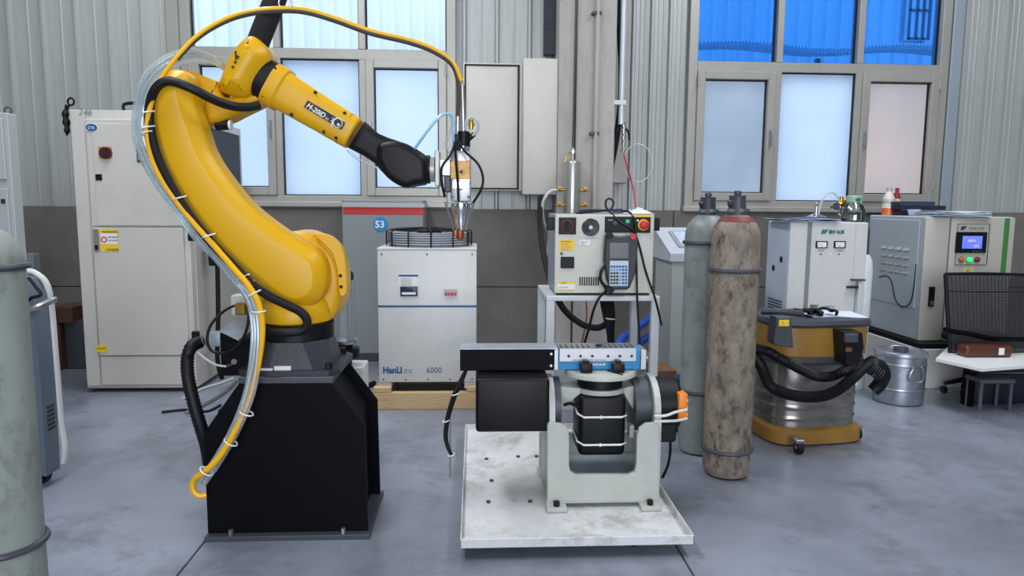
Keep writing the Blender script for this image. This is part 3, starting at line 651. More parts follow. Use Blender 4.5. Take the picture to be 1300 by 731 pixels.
o = B().tube(px([(706, 241, 6.24), (697, 244, 6.2), (689, 258, 6.2), (690, 280, 6.25), (697, 300, 6.4), (694, 330, 6.5)]), 0.014).done('air_hose', M('milky_hose', S(190, 192, 188), 0.35)); tag(o, 'milky white hose curling down from the air receiver tap', 'hose')
# black cable down the column, glands at conduit foot
o = B().tube(px([(786, -30, 6.5), (787, 40, 6.5), (789, 85, 6.5), (788, 130, 6.5), (784, 165, 6.5), (779, 195, 6.5), (775, 215, 6.5), (774, 232, 6.5)]), 0.028, n=10).done('power_cable', black_rubber); tag(o, 'thick black cable hanging beside the galvanised conduit', 'cable')
t = thing('hose_manifold', 'small metal hose manifold under the galvanised conduit foot', 'manifold', at(791, 200, 6.42))
b = B()
for k in range(5):
    p = at(791, 162+k*8, 6.42); b.cyl((p.x, 6.40, p.z), (p.x, 6.40, p.z+0.045), 0.022-0.002*k, n=12)
b.done('body', steel, t)
for k in range(4):
    p = at(791, 164+k*9, 6.40); B().torus((p.x, 6.385, p.z), 0.014, 0.004, axis=(0.3, 1, 0.3), n=12, k=6).done('clip', chrome, t)
B().tube(px([(794, 163, 6.4), (798, 168, 6.4), (799, 178, 6.4)]), 0.010).done('spout', black_rubber, t)
o = B().tube(px([(792, 196, 6.38), (797, 215, 6.36), (804, 240, 6.33), (807, 262, 5.2)]), 0.007).done('red_hose', M('red_hose', S(190, 40, 50), 0.4)); tag(o, 'thin red hose running down from the manifold to the controller', 'hose')
pts = [at(792+18+18*math.cos(a), 207+24*math.sin(a), 6.45) for a in [math.radians(200+i*24) for i in range(14)]]
o = B().tube(pts, 0.006).done('looped_hose', M('milky_hose')); tag(o, 'thin milky hose looped on the wall beside the manifold', 'hose')

# ================================================================ ROBOT CONTROLLER ON ITS STAND
Y = 4.25
zt = at(760, 376, Y).z; X0 = at(694, 378, Y).x; X1 = at(838, 378, Y).x
t = thing('work_stand', 'white angle-iron stand carrying the cream robot controller', 'table', ((X0+X1)/2, Y+0.3, 0))
B().box(X0, X1, Y, Y+0.62, zt-0.03, zt, 0.004).done('top', bench_paint, t)
lg = B().box(X0, X0+0.05, Y, Y+0.05, 0.0, zt-0.03, 0.003).done('leg', bench_paint, t)
pcopy(lg, (X1-X0-0.05, 0, 0)); pcopy(lg, (0, 0.57, 0)); pcopy(lg, (X1-X0-0.05, 0.57, 0))
B().box(X0+0.05, X1-0.05, Y+0.01, Y+0.04, 0.14, 0.17, 0.002).done('cross_rail', bench_paint, t)
B().box(X0+0.05, X1-0.05, Y+0.58, Y+0.61, 0.14, 0.17, 0.002).done('cross_rail', bench_paint, t)
Y = 4.29
X0, X1, Z0, Z1 = R(705, 272, 829, 371, Y); Z0 = zt+0.002
t = thing('robot_controller', 'cream robot controller box with emergency stop and round fan on the white stand', 'controller', ((X0+X1)/2, Y, Z0))
Z1 = at(765, 272, Y).z
B().box(X0, X1, Y+0.012, Y+0.42, Z0+0.012, Z1, 0.004).done('body', steel_grey, t)
B().box(X0-0.002, X1+0.002, Y, Y+0.014, Z0+0.012, Z1-0.002, 0.004).done('front_panel', cream_paint, t)
B().box(X0+0.01, X1-0.01, Y+0.03, Y+0.4, Z0, Z0+0.012).done('base', black_satin, t)
k = pbox('breaker_plate', black_satin, t, (709.5, 276, 731.5, 297.5), Y-0.006, 0.008, 0.002)
c = at(720, 287, Y-0.02); B().cyl(c, c+Vector((0, 0.016, 0)), 0.036, n=28).box(c.x-0.006, c.x+0.006, c.y-0.012, c.y, c.z-0.032, c.z+0.032, 0.002).done('breaker_handle', black_satin, k)
B().torus(c+Vector((0, 0.004, 0)), 0.037, 0.0016, axis=(0, 1, 0), k=5).done('dial_ring', red_print, k)
X_, X2, Zq, Z2 = R(734, 275, 763, 302, Y)
f_ = B().box(X_, X2, Y-0.003, Y+0.001, Zq, Z2, 0.001).done('fan_plate', cream_paint, t)
c = at(750, 288.5, Y-0.010); B().cyl(c, c+Vector((0, 0.008, 0)), 0.054, n=30).done('fan_disc', black_satin, f_)
g = B()
for r_ in (0.02, 0.031, 0.042, 0.053): g.torus(c+Vector((0, -0.002, 0)), r_, 0.0014, axis=(0, 1, 0), n=28, k=5)
g.done('fan_guard', steel, f_); B().cyl(c+Vector((0, -0.005, 0)), c, 0.012, n=16).done('fan_hub', M('pale_hub', S(200, 200, 200), 0.4), f_)
k = pbox('control_strip', black_satin, t, (768, 275, 826, 295.5), Y-0.006, 0.008, 0.002)
B().box(*[v for v in (at(802, 272, Y).x, at(826, 272, Y).x)], Y-0.006, Y, at(812, 275, Y).z-0.002, at(812, 272.5, Y).z).done('yellow_strip', label_yellow, t)
c = at(818, 285.5, Y-0.03); e = B().cyl(c+Vector((0, 0.018, 0)), c+Vector((0, 0.026, 0)), 0.034, n=28).done('stop_collar', label_yellow, k)
B().lathe([(0.018, 0.0), (0.018, 0.012), (0.028, 0.016), (0.027, 0.028), (0.018, 0.034), (0.001, 0.035)], c+Vector((0, 0.018, 0)), (0, -1, 0)).done('stop_button', red_print, e)
p = at(797, 281, Y-0.012); B().box(p.x-0.012, p.x+0.012, p.y, p.y+0.008, p.z-0.011, p.z+0.011, 0.002).done('start_button', M('lit_green_button', S(40, 160, 90), 0.4, emis=S(40, 200, 90), es=0.25), k)
p = at(809.5, 280, Y-0.010); B().ball(p, 0.007, (1, 0.6, 1)).done('lamp', white_print, k)
p = at(781, 283, Y-0.02); B().cyl(p, p+Vector((0, 0.015, 0)), 0.013, n=16).box(p.x-0.003, p.x+0.003, p.y-0.006, p.y, p.z-0.012, p.z+0.012).done('key_switch', dark_cast, k)
text('MODE', 0.010, at(772, 280, Y-0.007), white_print, k)
lb = pbox('yellow_label', label_yellow, t, (710.5, 304, 729, 318), Y-0.002, 0.002, 0)
for i, s_ in enumerate(('WARNING', 'high voltage', 'lock out power', 'before service')): text(s_, 0.010 if i else 0.013, at(712, 307.5+i*3.1, Y-0.0025), red_print if i else black_print, lb)
pbox('white_label', label_white, t, (735.5, 304.5, 749.5, 311.5), Y-0.002, 0.002, 0)
lb = bpy.data.objects[t.children[-1].name]; text('SERIAL No.', 0.009, at(737, 308, Y-0.0025), black_print, lb); text('MODEL', 0.008, at(737, 310.6, Y-0.0025), black_print, lb)
pbox('outlet_cover', black_satin, t, (712, 326, 729, 340.5), Y-0.012, 0.012, 0.003)
c = at(713, 322, Y-0.006); B().cyl(c, c+Vector((0, 0.006, 0)), 0.009, n=14).done('lock', dark_cast, t)
for i in range(9): pbox('vent_slot', black_print, t, (735.5+i*2.9, 351.5, 737.3+i*2.9, 362.5), Y-0.001, 0.002, 0)
lb = pbox('name_plate', label_white, t, (707.5, 357, 730, 368.5), Y-0.002, 0.002, 0)
pbox('plate_band', label_yellow, lb, (707.5, 357, 730, 360), Y-0.003, 0.001, 0); pbox('plate_band', label_yellow, lb, (707.5, 367, 730, 368.5), Y-0.003, 0.001, 0)
text('R-30iB', 0.011, at(712, 359.6, Y-0.0035), black_print, lb); text('robot controller', 0.009, at(709, 365, Y-0.0035), grey_print, lb)
for ax, s_ in ((X1, 1), (X0-0.05, -1)): B().box(ax+0.002*s_, ax+0.048, Y+0.04, Y+0.05, Z1-0.10, Z1-0.02, 0.004).done('mounting_ear', black_satin, t)
# teach pendant
Yp = Y-0.05
t = thing('teach_pendant', 'dark handheld pendant with blue keypad hanging on the controller front', 'teach pendant', at(786, 365, Yp))
ol = xz([(768, 299), (773, 295), (781, 299), (790, 300), (800, 299), (805, 297), (809, 303), (808, 325), (806, 345), (799, 364), (795, 367), (775, 367), (770, 355), (766, 330)], Yp)
B().slab(ol, [(0.008, Yp-0.03), (0.0, Yp-0.02), (0.0, Yp+0.02), (0.008, Yp+0.035)]).done('housing', M('charcoal_plastic', S(44, 46, 52), 0.5, var=0.08), t)
s_ = pbox('screen', M('dull_grey_screen', S(74, 76, 82), 0.25, var=0.02), t, (774, 308, 798, 328), Yp-0.033, 0.005, 0.001)
kp = pbox('keypad', M('pale_blue_keypad', S(190, 202, 216), 0.5, var=0.02), t, (774, 331, 797.5, 363), Yp-0.033, 0.005, 0.001)
for r_ in range(6):
    for c_ in range(6):
        m_ = blue_print if c_ >= 4 or (r_ < 1) else (black_print if c_ < 3 and r_ > 1 else M('light_blue_key', S(110, 160, 205), 0.5))
        pbox('key', m_, kp, (775+c_*3.7, 337+r_*4.2, 777.7+c_*3.7, 339.6+r_*4.2), Yp-0.036, 0.003, 0.0005)
c = at(804, 300, Yp-0.045); B().cyl(c, c+Vector((0, 0.02, 0)), 0.018, n=20).done('stop_button', red_print, t)
c = at(774, 299, Yp-0.045); B().cyl(c, c+Vector((0, 0.02, 0)), 0.022, n=20).done('switch_knob', black_satin, t)
B().tube(px([(767, 338, Yp-0.01), (763, 345, Yp-0.02), (763, 356, Yp-0.02), (770, 366, Yp-0.01)]), 0.010).done('hand_strap', black_rubber, t)
B().box(at(768, 365, Yp).x, at(779, 365, Yp).x, Yp-0.02, Yp+0.02, at(770, 371, Yp).z, at(770, 364, Yp).z, 0.005, mat=Matrix.Rotation(0.5, 4, 'Y')).done('cable_gland', black_satin, t)
o = B().tube(px([(770, 370, Yp), (762, 376, Yp-0.04), (754, 392, Yp-0.05), (748, 415, Yp-0.03), (740, 445, Yp), (738, 470, Yp)]), 0.008).done('pendant_cable', black_rubber); tag(o, 'thin black cable dropping from the pendant in front of the stand', 'cable')
o = B().tube(px([(731, 271, Y+0.1), (760, 268, Y+0.06), (773, 268, Y+0.03), (786, 281, Y-0.02), (803, 292, Y-0.03), (811, 310, Y-0.02), (820, 345, Y-0.02), (832, 380, Y-0.05), (840, 413, Y-0.05)]), 0.0065).done('signal_cable', black_rubber); tag(o, 'thin black cable draped over the controller front to the stand edge', 'cable')
o = B().tube(px([(790, 268, Y+0.1), (800, 270, Y+0.02), (806, 285, Y-0.02), (808, 330, Y-0.02), (809, 380, Y-0.05), (812, 430, Y-0.05), (816, 470, Y-0.05)]), 0.0065).done('hanging_cable', black_rubber); tag(o, 'thin black cable hanging straight down past the red button', 'cable')
Yt = Y+0.15
o = B().tube([at(735, 268, Yt), at(748, 266.5, Yt), at(765, 267, Yt), at(775, 266, Yt), at(779, 257, Yt), at(774, 252, Yt), at(769, 256, Yt), at(772, 266, Yt), at(790, 266, Yt)], 0.007).done('coiled_cable', M('dark_blue_cable', S(30, 34, 62), 0.4)); tag(o, 'dark blue cable coiled on top of the controller', 'cable')
random.seed(4); b = B(); RR = []
x0 = at(792, 268, Yt).x; x1_ = at(830, 268, Yt).x
nx_, ny_ = 18, 8; V = []
for i in range(nx_):
    row = []
    for j in range(ny_):
        u = i/(nx_-1); v = j/(ny_-1)
        row.append(b.bm.verts.new((x0+(x1_-x0)*u, Yt-0.08+0.2*v, Z1+0.004+0.045*math.sin(u*math.pi)*math.sin(v*math.pi)*(0.45+0.55*random.random()))))
    V.append(row)
for i in range(nx_-1):
    for j in range(ny_-1): b.bm.faces.new((V[i][j], V[i+1][j], V[i+1][j+1], V[i][j+1]))
o = b.done('plastic_bag', cloth_white, ang=60); tag(o, 'crumpled white plastic bag on top of the controller', 'bag')

# bundle under the stand
t = thing('cable_bundle', 'thick black cable bundle tied with a white tie behind the stand', 'cables', at(772, 440, 4.75))
for i, (dx, r_) in enumerate(((-4, 0.018), (0, 0.020), (4, 0.018), (7, 0.012))):
    B().tube(px([(768+dx*1.2, 375, 4.9), (772+dx, 400, 4.85), (775+dx*0.4, 425, 4.85), (776+dx*0.3, 460, 4.9), (776+dx*0.5, 500, 5.0)]), r_).done('cable', black_rubber, t)
B().torus(at(774, 404, 4.85), 0.034, 0.005, axis=(0.1, 0, 1)).done('cable_tie', white_print, t)
o = B().tube(px([(686, 250, 6.3), (686, 290, 6.0), (692, 330, 5.4), (704, 370, 5.0), (718, 395, 4.95), (740, 412, 4.92), (758, 416, 4.9), (768, 412, 4.9)]), 0.024, n=10).done('corrugated_hose', black_rubber); tag(o, 'thick black corrugated hose sweeping down behind the stand', 'hose')
for i, (pp, lb) in enumerate((([(862, 385, 6.2), (840, 392, 6.0), (815, 412, 5.6), (790, 430, 5.3), (784, 445, 5.2)], 'upper bright blue air hose behind the stand'), ([(870, 400, 6.2), (840, 415, 6.0), (820, 430, 5.6), (800, 442, 5.4), (792, 450, 5.3)], 'lower bright blue air hose behind the stand'))):
    o = B().tube(px(pp), 0.032, n=10).done('blue_hose', M('blue_air_hose', S(30, 80, 190), 0.35)); tag(o, lb, 'hose', 'blue air hoses')
o = B().tube(px([(744, 380, 6.25), (745, 400, 6.25), (742, 420, 6.25), (736, 440, 6.3), (720, 450, 6.4)]), 0.008).done('orange_wire', M('orange_wire', S(150, 80, 60), 0.5)); tag(o, 'thin orange wire trailing down the column base', 'wire')

# grey console
Y = 4.95
xl = at(851, 330, Y).x; xr = xl+0.52; zt = at(880, 322, Y).z; zb = at(880, 332, Y).z
dep = 0.50
t = thing('control_console', 'grey floor console with sloping glazed top beside the gas cylinders', 'console', ((xl+xr)/2, Y, 0))
B().box(xl+0.02, xr-0.02, Y+0.02, Y+dep-0.02, 0.0, zb, 0.005).done('body', M('mid_grey_console_paint', S(165, 168, 166), 0.4, var=0.05, vs=1), t)
zk = zt+0.17
b = B(); b.prism([(xl, Y, zb), (xl, Y, zt), (xl, Y+dep, zk), (xl, Y+dep, zb)], (xr-xl, 0, 0))
tp = b.done('sloping_top', M('pale_grey_console_top', S(180, 186, 192), 0.35, var=0.04), t, smooth=False)
sl = (zk-zt)/dep
def onslope(x0, x1, y0, y1, h, e):
    b = B(); P = [(x0, y0, zt+sl*(y0-Y)+e), (x1, y0, zt+sl*(y0-Y)+e), (x1, y1, zt+sl*(y1-Y)+e), (x0, y1, zt+sl*(y1-Y)+e)]
    return b.prism(P, (0, 0, h))
onslope(xl+0.09, xr-0.05, Y+0.10, Y+dep-0.10, 0.012, 0.0).done('window_rim', steel_grey, tp, smooth=False)
onslope(xl+0.115, xr-0.075, Y+0.125, Y+dep-0.125, 0.004, 0.012).done('glass_plate', M('pale_reflective_glass', S(170, 190, 205), 0.08, var=0.1, spec=1.0), tp, smooth=False)

# ================================================================ STABILISER AND WHAT STANDS ON IT
Y = 5.05
X0, X1, Z0, Z1 = R(1001, 282, 1099, 402, Y); zt = at(1050, 282, Y).z; dep = 0.40
t = thing('voltage_stabiliser', 'white voltage stabiliser with two small meters behind the vacuum cleaner', 'power unit', ((X0+X1)/2, Y, 0))
B().box(X0, X1, Y+0.02, Y+dep, 0.05, zt, 0.008).done('body', M('pale_blue_grey_side', S(190, 200, 214), 0.4, var=0.05), t)  # base colour raised to carry the bluish brightness of the lit side
a = at(1010, 340, Y).x; b_ = at(1028, 340, Y).x; c_ = at(1084, 330, Y).x
B().box(X0, b_-0.03, Y, Y+0.02, 0.07, zt-0.002, 0.004).done('side_trim', white_paint, t)
B().box(b_-0.03, b_, Y+0.006, Y+0.02, 0.07, zt-0.002, 0.002).done('grooved_strip', M('grey_strip', S(130, 134, 136), 0.4), t)
fp = B().box(b_, c_, Y-0.004, Y+0.02, 0.07, zt-0.002, 0.004).done('front_panel', white_paint, t)
B().box(c_, X1, Y, Y+0.02, 0.07, zt-0.002, 0.004).done('side_trim', white_paint, t)
for x0 in (1036, 1059):
    m_ = pbox('meter', black_satin, fp, (x0, 306, x0+15, 315), Y-0.012, 0.008, 0.002)
    pbox('meter_dial', white_print, m_, (x0+1.8, 307.3, x0+13.2, 313.8), Y-0.0135, 0.002, 0)
    text('V' if x0 < 1050 else 'A', 0.02, at(x0+6, 313, Y-0.0142), black_print, m_)
    p = at(x0+3, 313.5, Y-0.0145); B().box(p.x-0.001, p.x+0.001, p.y, p.y+0.001, p.z, p.z+0.028, mat=Matrix.Rotation(0.7, 4, 'Y')).done('needle', black_print, m_)
    text('input' if x0 < 1050 else 'output', 0.02, at(x0+3, 319, Y-0.005), grey_print, fp)
for x0, mm in ((1042, black_print), (1054, M('amber_lamp', S(220, 200, 60), 0.4, emis=S(240, 220, 60), es=0.6)), (1065, black_print)):
    B().ball(at(x0, 322.5, Y-0.006), 0.006, (1, 0.5, 1)).done('indicator_lamp', mm, fp)
text('BF', 0.042, at(1042, 296.5, Y-0.005), green_print, fp, shear=0.4, bold=0.002, name='logo_lettering')
text('鼎峰电源', 0.032, at(1052, 296.5, Y-0.005), green_print, fp, width=0.115, bold=0.0008)
text('SBW-', 0.028, at(1028, 390, Y-0.005), black_print, fp, bold=0.001); text('200KVA', 0.02, at(1048, 390, Y-0.005), grey_print, fp); text('稳压电源', 0.018, at(1031, 394, Y-0.005), grey_print, fp); text('三相', 0.018, at(1053, 394, Y-0.005), grey_print, fp)
b = B()
for yy in (Y+0.13, Y+0.26): b.cyl((X0-0.003, yy-0.0, at(990, 331, Y).z if yy < Y+0.2 else at(990, 344, Y).z), (X0+0.002, yy, at(990, 331, Y).z if yy < Y+0.2 else at(990, 344, Y).z), 0.024, n=20)
b.done('cable_hole', black_print, t)
b = B()
for i in range(12): b.box(X0-0.004, X0+0.001, Y+0.08, Y+dep-0.08, 0.45+i*0.022, 0.458+i*0.022)
b.done('side_louvres', dark_cast, t, smooth=False)
# bracket by the stabiliser
Yb = Y-0.05
t = thing('angle_bracket', 'small white angle frame with a dark edge against the stabiliser side', 'bracket', at(1090, 402, Yb))
B().box(at(1078, 365, Yb).x, at(1090, 365, Yb).x, Yb, Yb+0.04, at(1084, 366, Yb).z, at(1084, 363.5, Yb).z).done('dark_edge', black_print, t)
xa = at(1089, 380, Yb).x; B().box(xa, xa+0.025, Yb, Yb+0.04, 0.0, at(1090, 358, Yb).z, 0.003).done('upright', bench_paint, t)
B().box(at(1083, 356, Yb).x, at(1098, 356, Yb).x, Yb-0.01, Yb+0.04, at(1090, 356.5, Yb).z, at(1090, 354.5, Yb).z).done('shelf_edge', dark_cast, t)
# papers on the stabiliser
random.seed(7)
def sheetstack(name, label, xa, xb, ya, yb, z, n, mat, cat='papers', rotmax=0.12, lift=0.0):
    t = thing(name, label, cat, ((xa+xb)/2, (ya+yb)/2, z))
    for i in range(n):
        b = B(); nx = 10; V = []
        rot = Matrix.Rotation(random.uniform(-rotmax, rotmax), 3, 'Z'); cx_, cy_ = (xa+xb)/2, (ya+yb)/2
        ph = random.uniform(0, 6); top = []; bot = []
        for k in range(nx+1):
            u = k/nx; zz = z+0.004+i*0.0045+lift*(0.5+0.5*math.sin(u*7+ph))*0.5*(1 if i else 0.3)
            for y_ in (ya, yb):
                p = rot @ Vector((xa+(xb-xa)*u-cx_, y_-cy_, 0)); top.append(Vector((p.x+cx_, p.y+cy_, zz)))
        V = [b.bm.verts.new(p) for p in top]; W_ = [b.bm.verts.new(p-Vector((0, 0, 0.0035))) for p in top]
        for k in range(nx):
            i0 = 2*k; b.bm.faces.new((V[i0], V[i0+2], V[i0+3], V[i0+1])); b.bm.faces.new((W_[i0+1], W_[i0+3], W_[i0+2], W_[i0]))
            b.bm.faces.new((V[i0], W_[i0], W_[i0+2], V[i0+2])); b.bm.faces.new((V[i0+1], V[i0+3], W_[i0+3], W_[i0+1]))
        b.bm.faces.new((V[0], V[1], W_[1], W_[0])); b.bm.faces.new((V[-1], V[-2], W_[-2], W_[-1]))
        b.done('sheet', mat[i % len(mat)], t)
    return t
sheetstack('paper_stack', 'loose bluish papers and a dark folder spread over the stabiliser top', X0-0.06, X0+0.36, Y-0.02, Y+0.33, zt, 5, [paper, M('slate_folder', S(70, 80, 110), 0.5), paper], lift=0.02)
zz = zt+0.03
p = at(1036, 272, Y+0.22)
t = thing('steel_lid', 'round chrome lid with a bent tube handle on the papers', 'lid', (p.x, p.y, zz))
B().lathe([(0.07, 0), (0.072, 0.008), (0.045, 0.016), (0.03, 0.025), (0.012, 0.03), (0.012, 0.1), (0.008, 0.11)], (p.x, p.y, zz), n=28).done('lid_disc', chrome, t)
o = B().tube([(p.x+0.02, p.y, zz+0.02), (p.x+0.035, p.y, zz+0.11), (p.x+0.075, p.y, zz+0.175), (p.x+0.13, p.y, zz+0.185), (p.x+0.17, p.y, zz+0.14), (p.x+0.175, p.y, zz+0.11)], 0.0065).done('regulator_hose', M('milky_hose')); tag(o, 'pale curved hose joining the chrome lid to the brass regulator', 'hose')
q = at(1066, 258, Y+0.22)
t = thing('gas_regulator', 'brass gas regulator with two round gauges beside the clear bottle', 'regulator', (q.x, q.y, zz))
B().cyl((q.x-0.02, q.y, zz+0.09), (q.x+0.05, q.y, zz+0.11), 0.022, n=14).cyl((q.x+0.01, q.y, zz+0.02), (q.x+0.01, q.y, zz+0.16), 0.014, n=12).ball((q.x+0.03, q.y-0.02, zz+0.13), 0.02).done('brass_body', brass, t)
for gx, gz in ((-0.05, 0.085), (0.01, 0.045)):
    g_ = B().cyl((q.x+gx, q.y-0.05, zz+gz), (q.x+gx, q.y-0.02, zz+gz), 0.032, n=22).done('gauge', chrome, t); B().cyl((q.x+gx, q.y-0.053, zz+gz), (q.x+gx, q.y-0.049, zz+gz), 0.026, n=22).done('gauge_face', dark_cast, g_)
q = at(1084, 262, Y+0.12)
def bottle(name, label, x, y, z, prof, mat, capprof, capmat, extra=None):
    t = thing(name, label, 'bottle', (x, y, z))
    B().lathe(prof, (x, y, z), n=28).done('bottle_body', mat, t); B().lathe(capprof, (x, y, z), n=24).done('cap', capmat, t)
    return t
t = bottle('water_bottle', 'wide clear water bottle with green lid on the stabiliser', q.x, q.y, zt+0.004, [(0.078, 0), (0.088, 0.01), (0.085, 0.07), (0.062, 0.13), (0.048, 0.145)], bottle_glass, [(0.045, 0.14), (0.055, 0.142), (0.057, 0.185), (0.052, 0.19), (0.01, 0.192)], M('pale_green_lid', S(150, 185, 165), 0.4))
B().ball((q.x+0.0, q.y-0.052, zt+0.165), 0.02, (1, 0.3, 0.8)).done('lid_button', M('deep_green_plastic', S(40, 110, 60), 0.4), t)
B().lathe([(0.07, 0.006), (0.082, 0.012), (0.08, 0.05), (0.01, 0.052)], (q.x, q.y, zt+0.004)).done('water', glassy('clear_water', (0.85, 0.95, 0.92, 1), 0.1, 0.02), t)

# ================================================================ CABINET WITH SCREEN
Y = 5.35
zb = at(1158, 433, Y).z; x0 = at(1170, 380, Y).x; x0 = (at(1182, 275, Y).x+at(1160, 430, Y).x)/2; xr = at(1289, 276, Y).x; zt = at(1230, 275, Y).z; dep = 0.80
t = thing('plinth_block', 'low whitish block under the cabinet with the screen', 'plinth', ((x0+xr)/2, Y, 0))
B().box(x0-0.06, xr+0.1, Y-0.12, Y+dep, 0.0, zb-0.04, 0.005).done('block', white_paint, t); B().box(x0-0.05, xr+0.1, Y-0.11, Y+dep, zb-0.04, zb-0.0, 0.002).done('dark_gap_strip', black_satin, t)
t = thing('power_cabinet', 'large grey cabinet with lit blue screen, push buttons and green stripe', 'cabinet', ((x0+xr)/2, Y, zb))
beige = M('warm_beige_enamel', S(176, 172, 162), 0.42, var=0.05, vs=1.2)
B().box(x0, xr, Y+0.02, Y+dep, zb+0.002, zt, 0.008).done('body', M('pale_blue_grey_enamel', S(172, 182, 188), 0.4, var=0.06, vs=1.5), t)  # lighter body colour stands in for brighter light on the side face
B().box(x0-0.004, x0+0.19, Y-0.004, Y+0.02, zb+0.002, zt-0.004, 0.012, 2).done('front_left_panel', beige, t)
f2 = B().box(x0+0.20, xr+0.004, Y-0.004, Y+0.02, zb+0.002, zt-0.004, 0.012, 2).done('front_panel', beige, t)
hx = pbox('door_handle', black_satin, t, (1180, 364, 1187, 389), Y-0.02, 0.018, 0.004); pbox('handle_lock', steel, hx, (1181.5, 382, 1185.5, 387), Y-0.024, 0.005, 0.001)
ip = pbox('instrument_plate', beige, f2, (1214, 284, 1254, 336), Y-0.010, 0.008, 0.002)
a, b_, c_, d_ = R(1214, 284, 1255, 336, Y-0.010); gaprect('plate_edge', dark_cast, ip, a, b_, c_, d_, Y-0.0105, 0.003)
sc_ = pbox('screen_bezel', black_satin, ip, (1214.5, 294.5, 1253, 321), Y-0.024, 0.015, 0.003)
pbox('screen', M('lit_screen', S(90, 110, 220), 0.2, var=0.5, vs=30, emis=S(95, 115, 235), es=0.8), sc_, (1222, 299.5, 1247, 315.5), Y-0.026, 0.003, 0)
text('380.0', 0.028, at(1229, 307, Y-0.027), white_print, sc_, bold=0.001); text('200', 0.028, at(1236, 314, Y-0.027), white_print, sc_, bold=0.001)
for i in range(4): text('▲' if i % 2 else '■', 0.010, at(1235+i*3.5, 319.5, Y-0.0245), grey_print, sc_)
text('BF', 0.038, at(1219, 291.5, Y-0.011), black_print, ip, shear=0.4, bold=0.002, name='logo_lettering'); text('鼎峰电源', 0.026, at(1230, 291.5, Y-0.011), grey_print, ip, width=0.12)
for x_, mm in ((1222, M('orange_button', S(190, 100, 50), 0.4)), (1232, M('lit_green_lamp', S(30, 220, 90), 0.4, emis=S(30, 255, 100), es=1.2)), (1242, M('crimson_button', S(120, 30, 60), 0.4))):
    c = at(x_, 329.5, Y-0.03); k = B().cyl(c+Vector((0, 0.012, 0)), c+Vector((0, 0.02, 0)), 0.024, n=22).done('button_collar', steel, ip); B().lathe([(0.019, 0), (0.018, 0.012), (0.01, 0.018), (0.001, 0.019)], c+Vector((0, 0.012, 0)), (0, -1, 0), n=20).done('push_button', mm, k)
lb = pbox('warning_sticker', M('pale_yellow_sticker', S(205, 190, 120), 0.5), f2, (1222, 339, 1236, 349), Y-0.006, 0.002, 0); text('!', 0.045, at(1227.5, 347.5, Y-0.007), black_print, lb, bold=0.001)
pbox('green_stripe', M('grass_green_stripe', S(62, 125, 55), 0.45, var=0.03), f2, (1273, 277, 1279.5, 349), Y-0.0065, 0.003, 0)
# side door with louvres on the face seen at an angle (plane X = x0)
sd = B().box(x0-0.008, x0, Y+0.07, Y+dep-0.05, zb+0.25, zt-0.03, 0.003).done('side_door', M('pale_blue_grey_enamel'), t)
for i in range(4):
    for j in range(4):
        yy = Y+0.18+j*0.105; z_ = zt-0.28-i*0.062-0.0*j
        B().prism([(x0-0.008, yy, z_), (x0-0.024, yy, z_), (x0-0.008, yy, z_+0.025)], (0, 0.07, 0)).done('louvre', alu, sd, smooth=False)
# things on the cabinet
zt2 = zt+0.001
q = at(1127, 268, Y+0.6)
def small_bottle(name, label, px_, Yq, hh, r, mat, capmat, lower=None):
    p = at(px_, 265, Yq)
    t = thing(name, label, 'bottle', (p.x, Yq, zt2))
    B().lathe([(r*0.8, 0), (r, 0.008), (r, hh*0.32), (r*0.85, hh*0.4), (r, hh*0.5), (r*0.95, hh*0.62), (r*0.45, hh*0.86), (r*0.42, hh*0.9)], (p.x, Yq, zt2), n=24).done('bottle_body', mat, t)
    B().cyl((p.x, Yq, zt2+hh*0.89), (p.x, Yq, zt2+hh), r*0.5, n=18).done('cap', capmat, t)
    if lower: B().lathe([(r*1.01, 0.008), (r*1.02, hh*0.26)], (p.x, Yq, zt2), n=24).done('orange_band', lower, t)
    B().lathe([(r*1.015, hh*0.34), (r*0.9, hh*0.42), (r*1.02, hh*0.5), (r*0.98, hh*0.6)], (p.x, Yq, zt2), n=24).done('label_sleeve', M('mottled_sleeve', S(200, 205, 190), 0.4, var=0.3, vs=40, spots=S(170, 180, 40), spot_amt=0.9, spot_s=30), t)
small_bottle('juice_bottle', 'orange juice drink bottle with colourful sleeve on the cabinet', 1127.5, Y+0.64, 0.235, 0.05, M('pale_bottle', S(215, 210, 205), 0.3), M('pale_cap', S(190, 170, 165), 0.4), M('juice_orange', S(225, 105, 40), 0.35))
small_bottle('red_bottle', 'slim dark red bottle behind the juice bottle', 1137.5, Y+0.70, 0.235, 0.034, M('dark_red_bottle', S(140, 35, 40), 0.35), M('red_cap', S(150, 30, 38), 0.4))
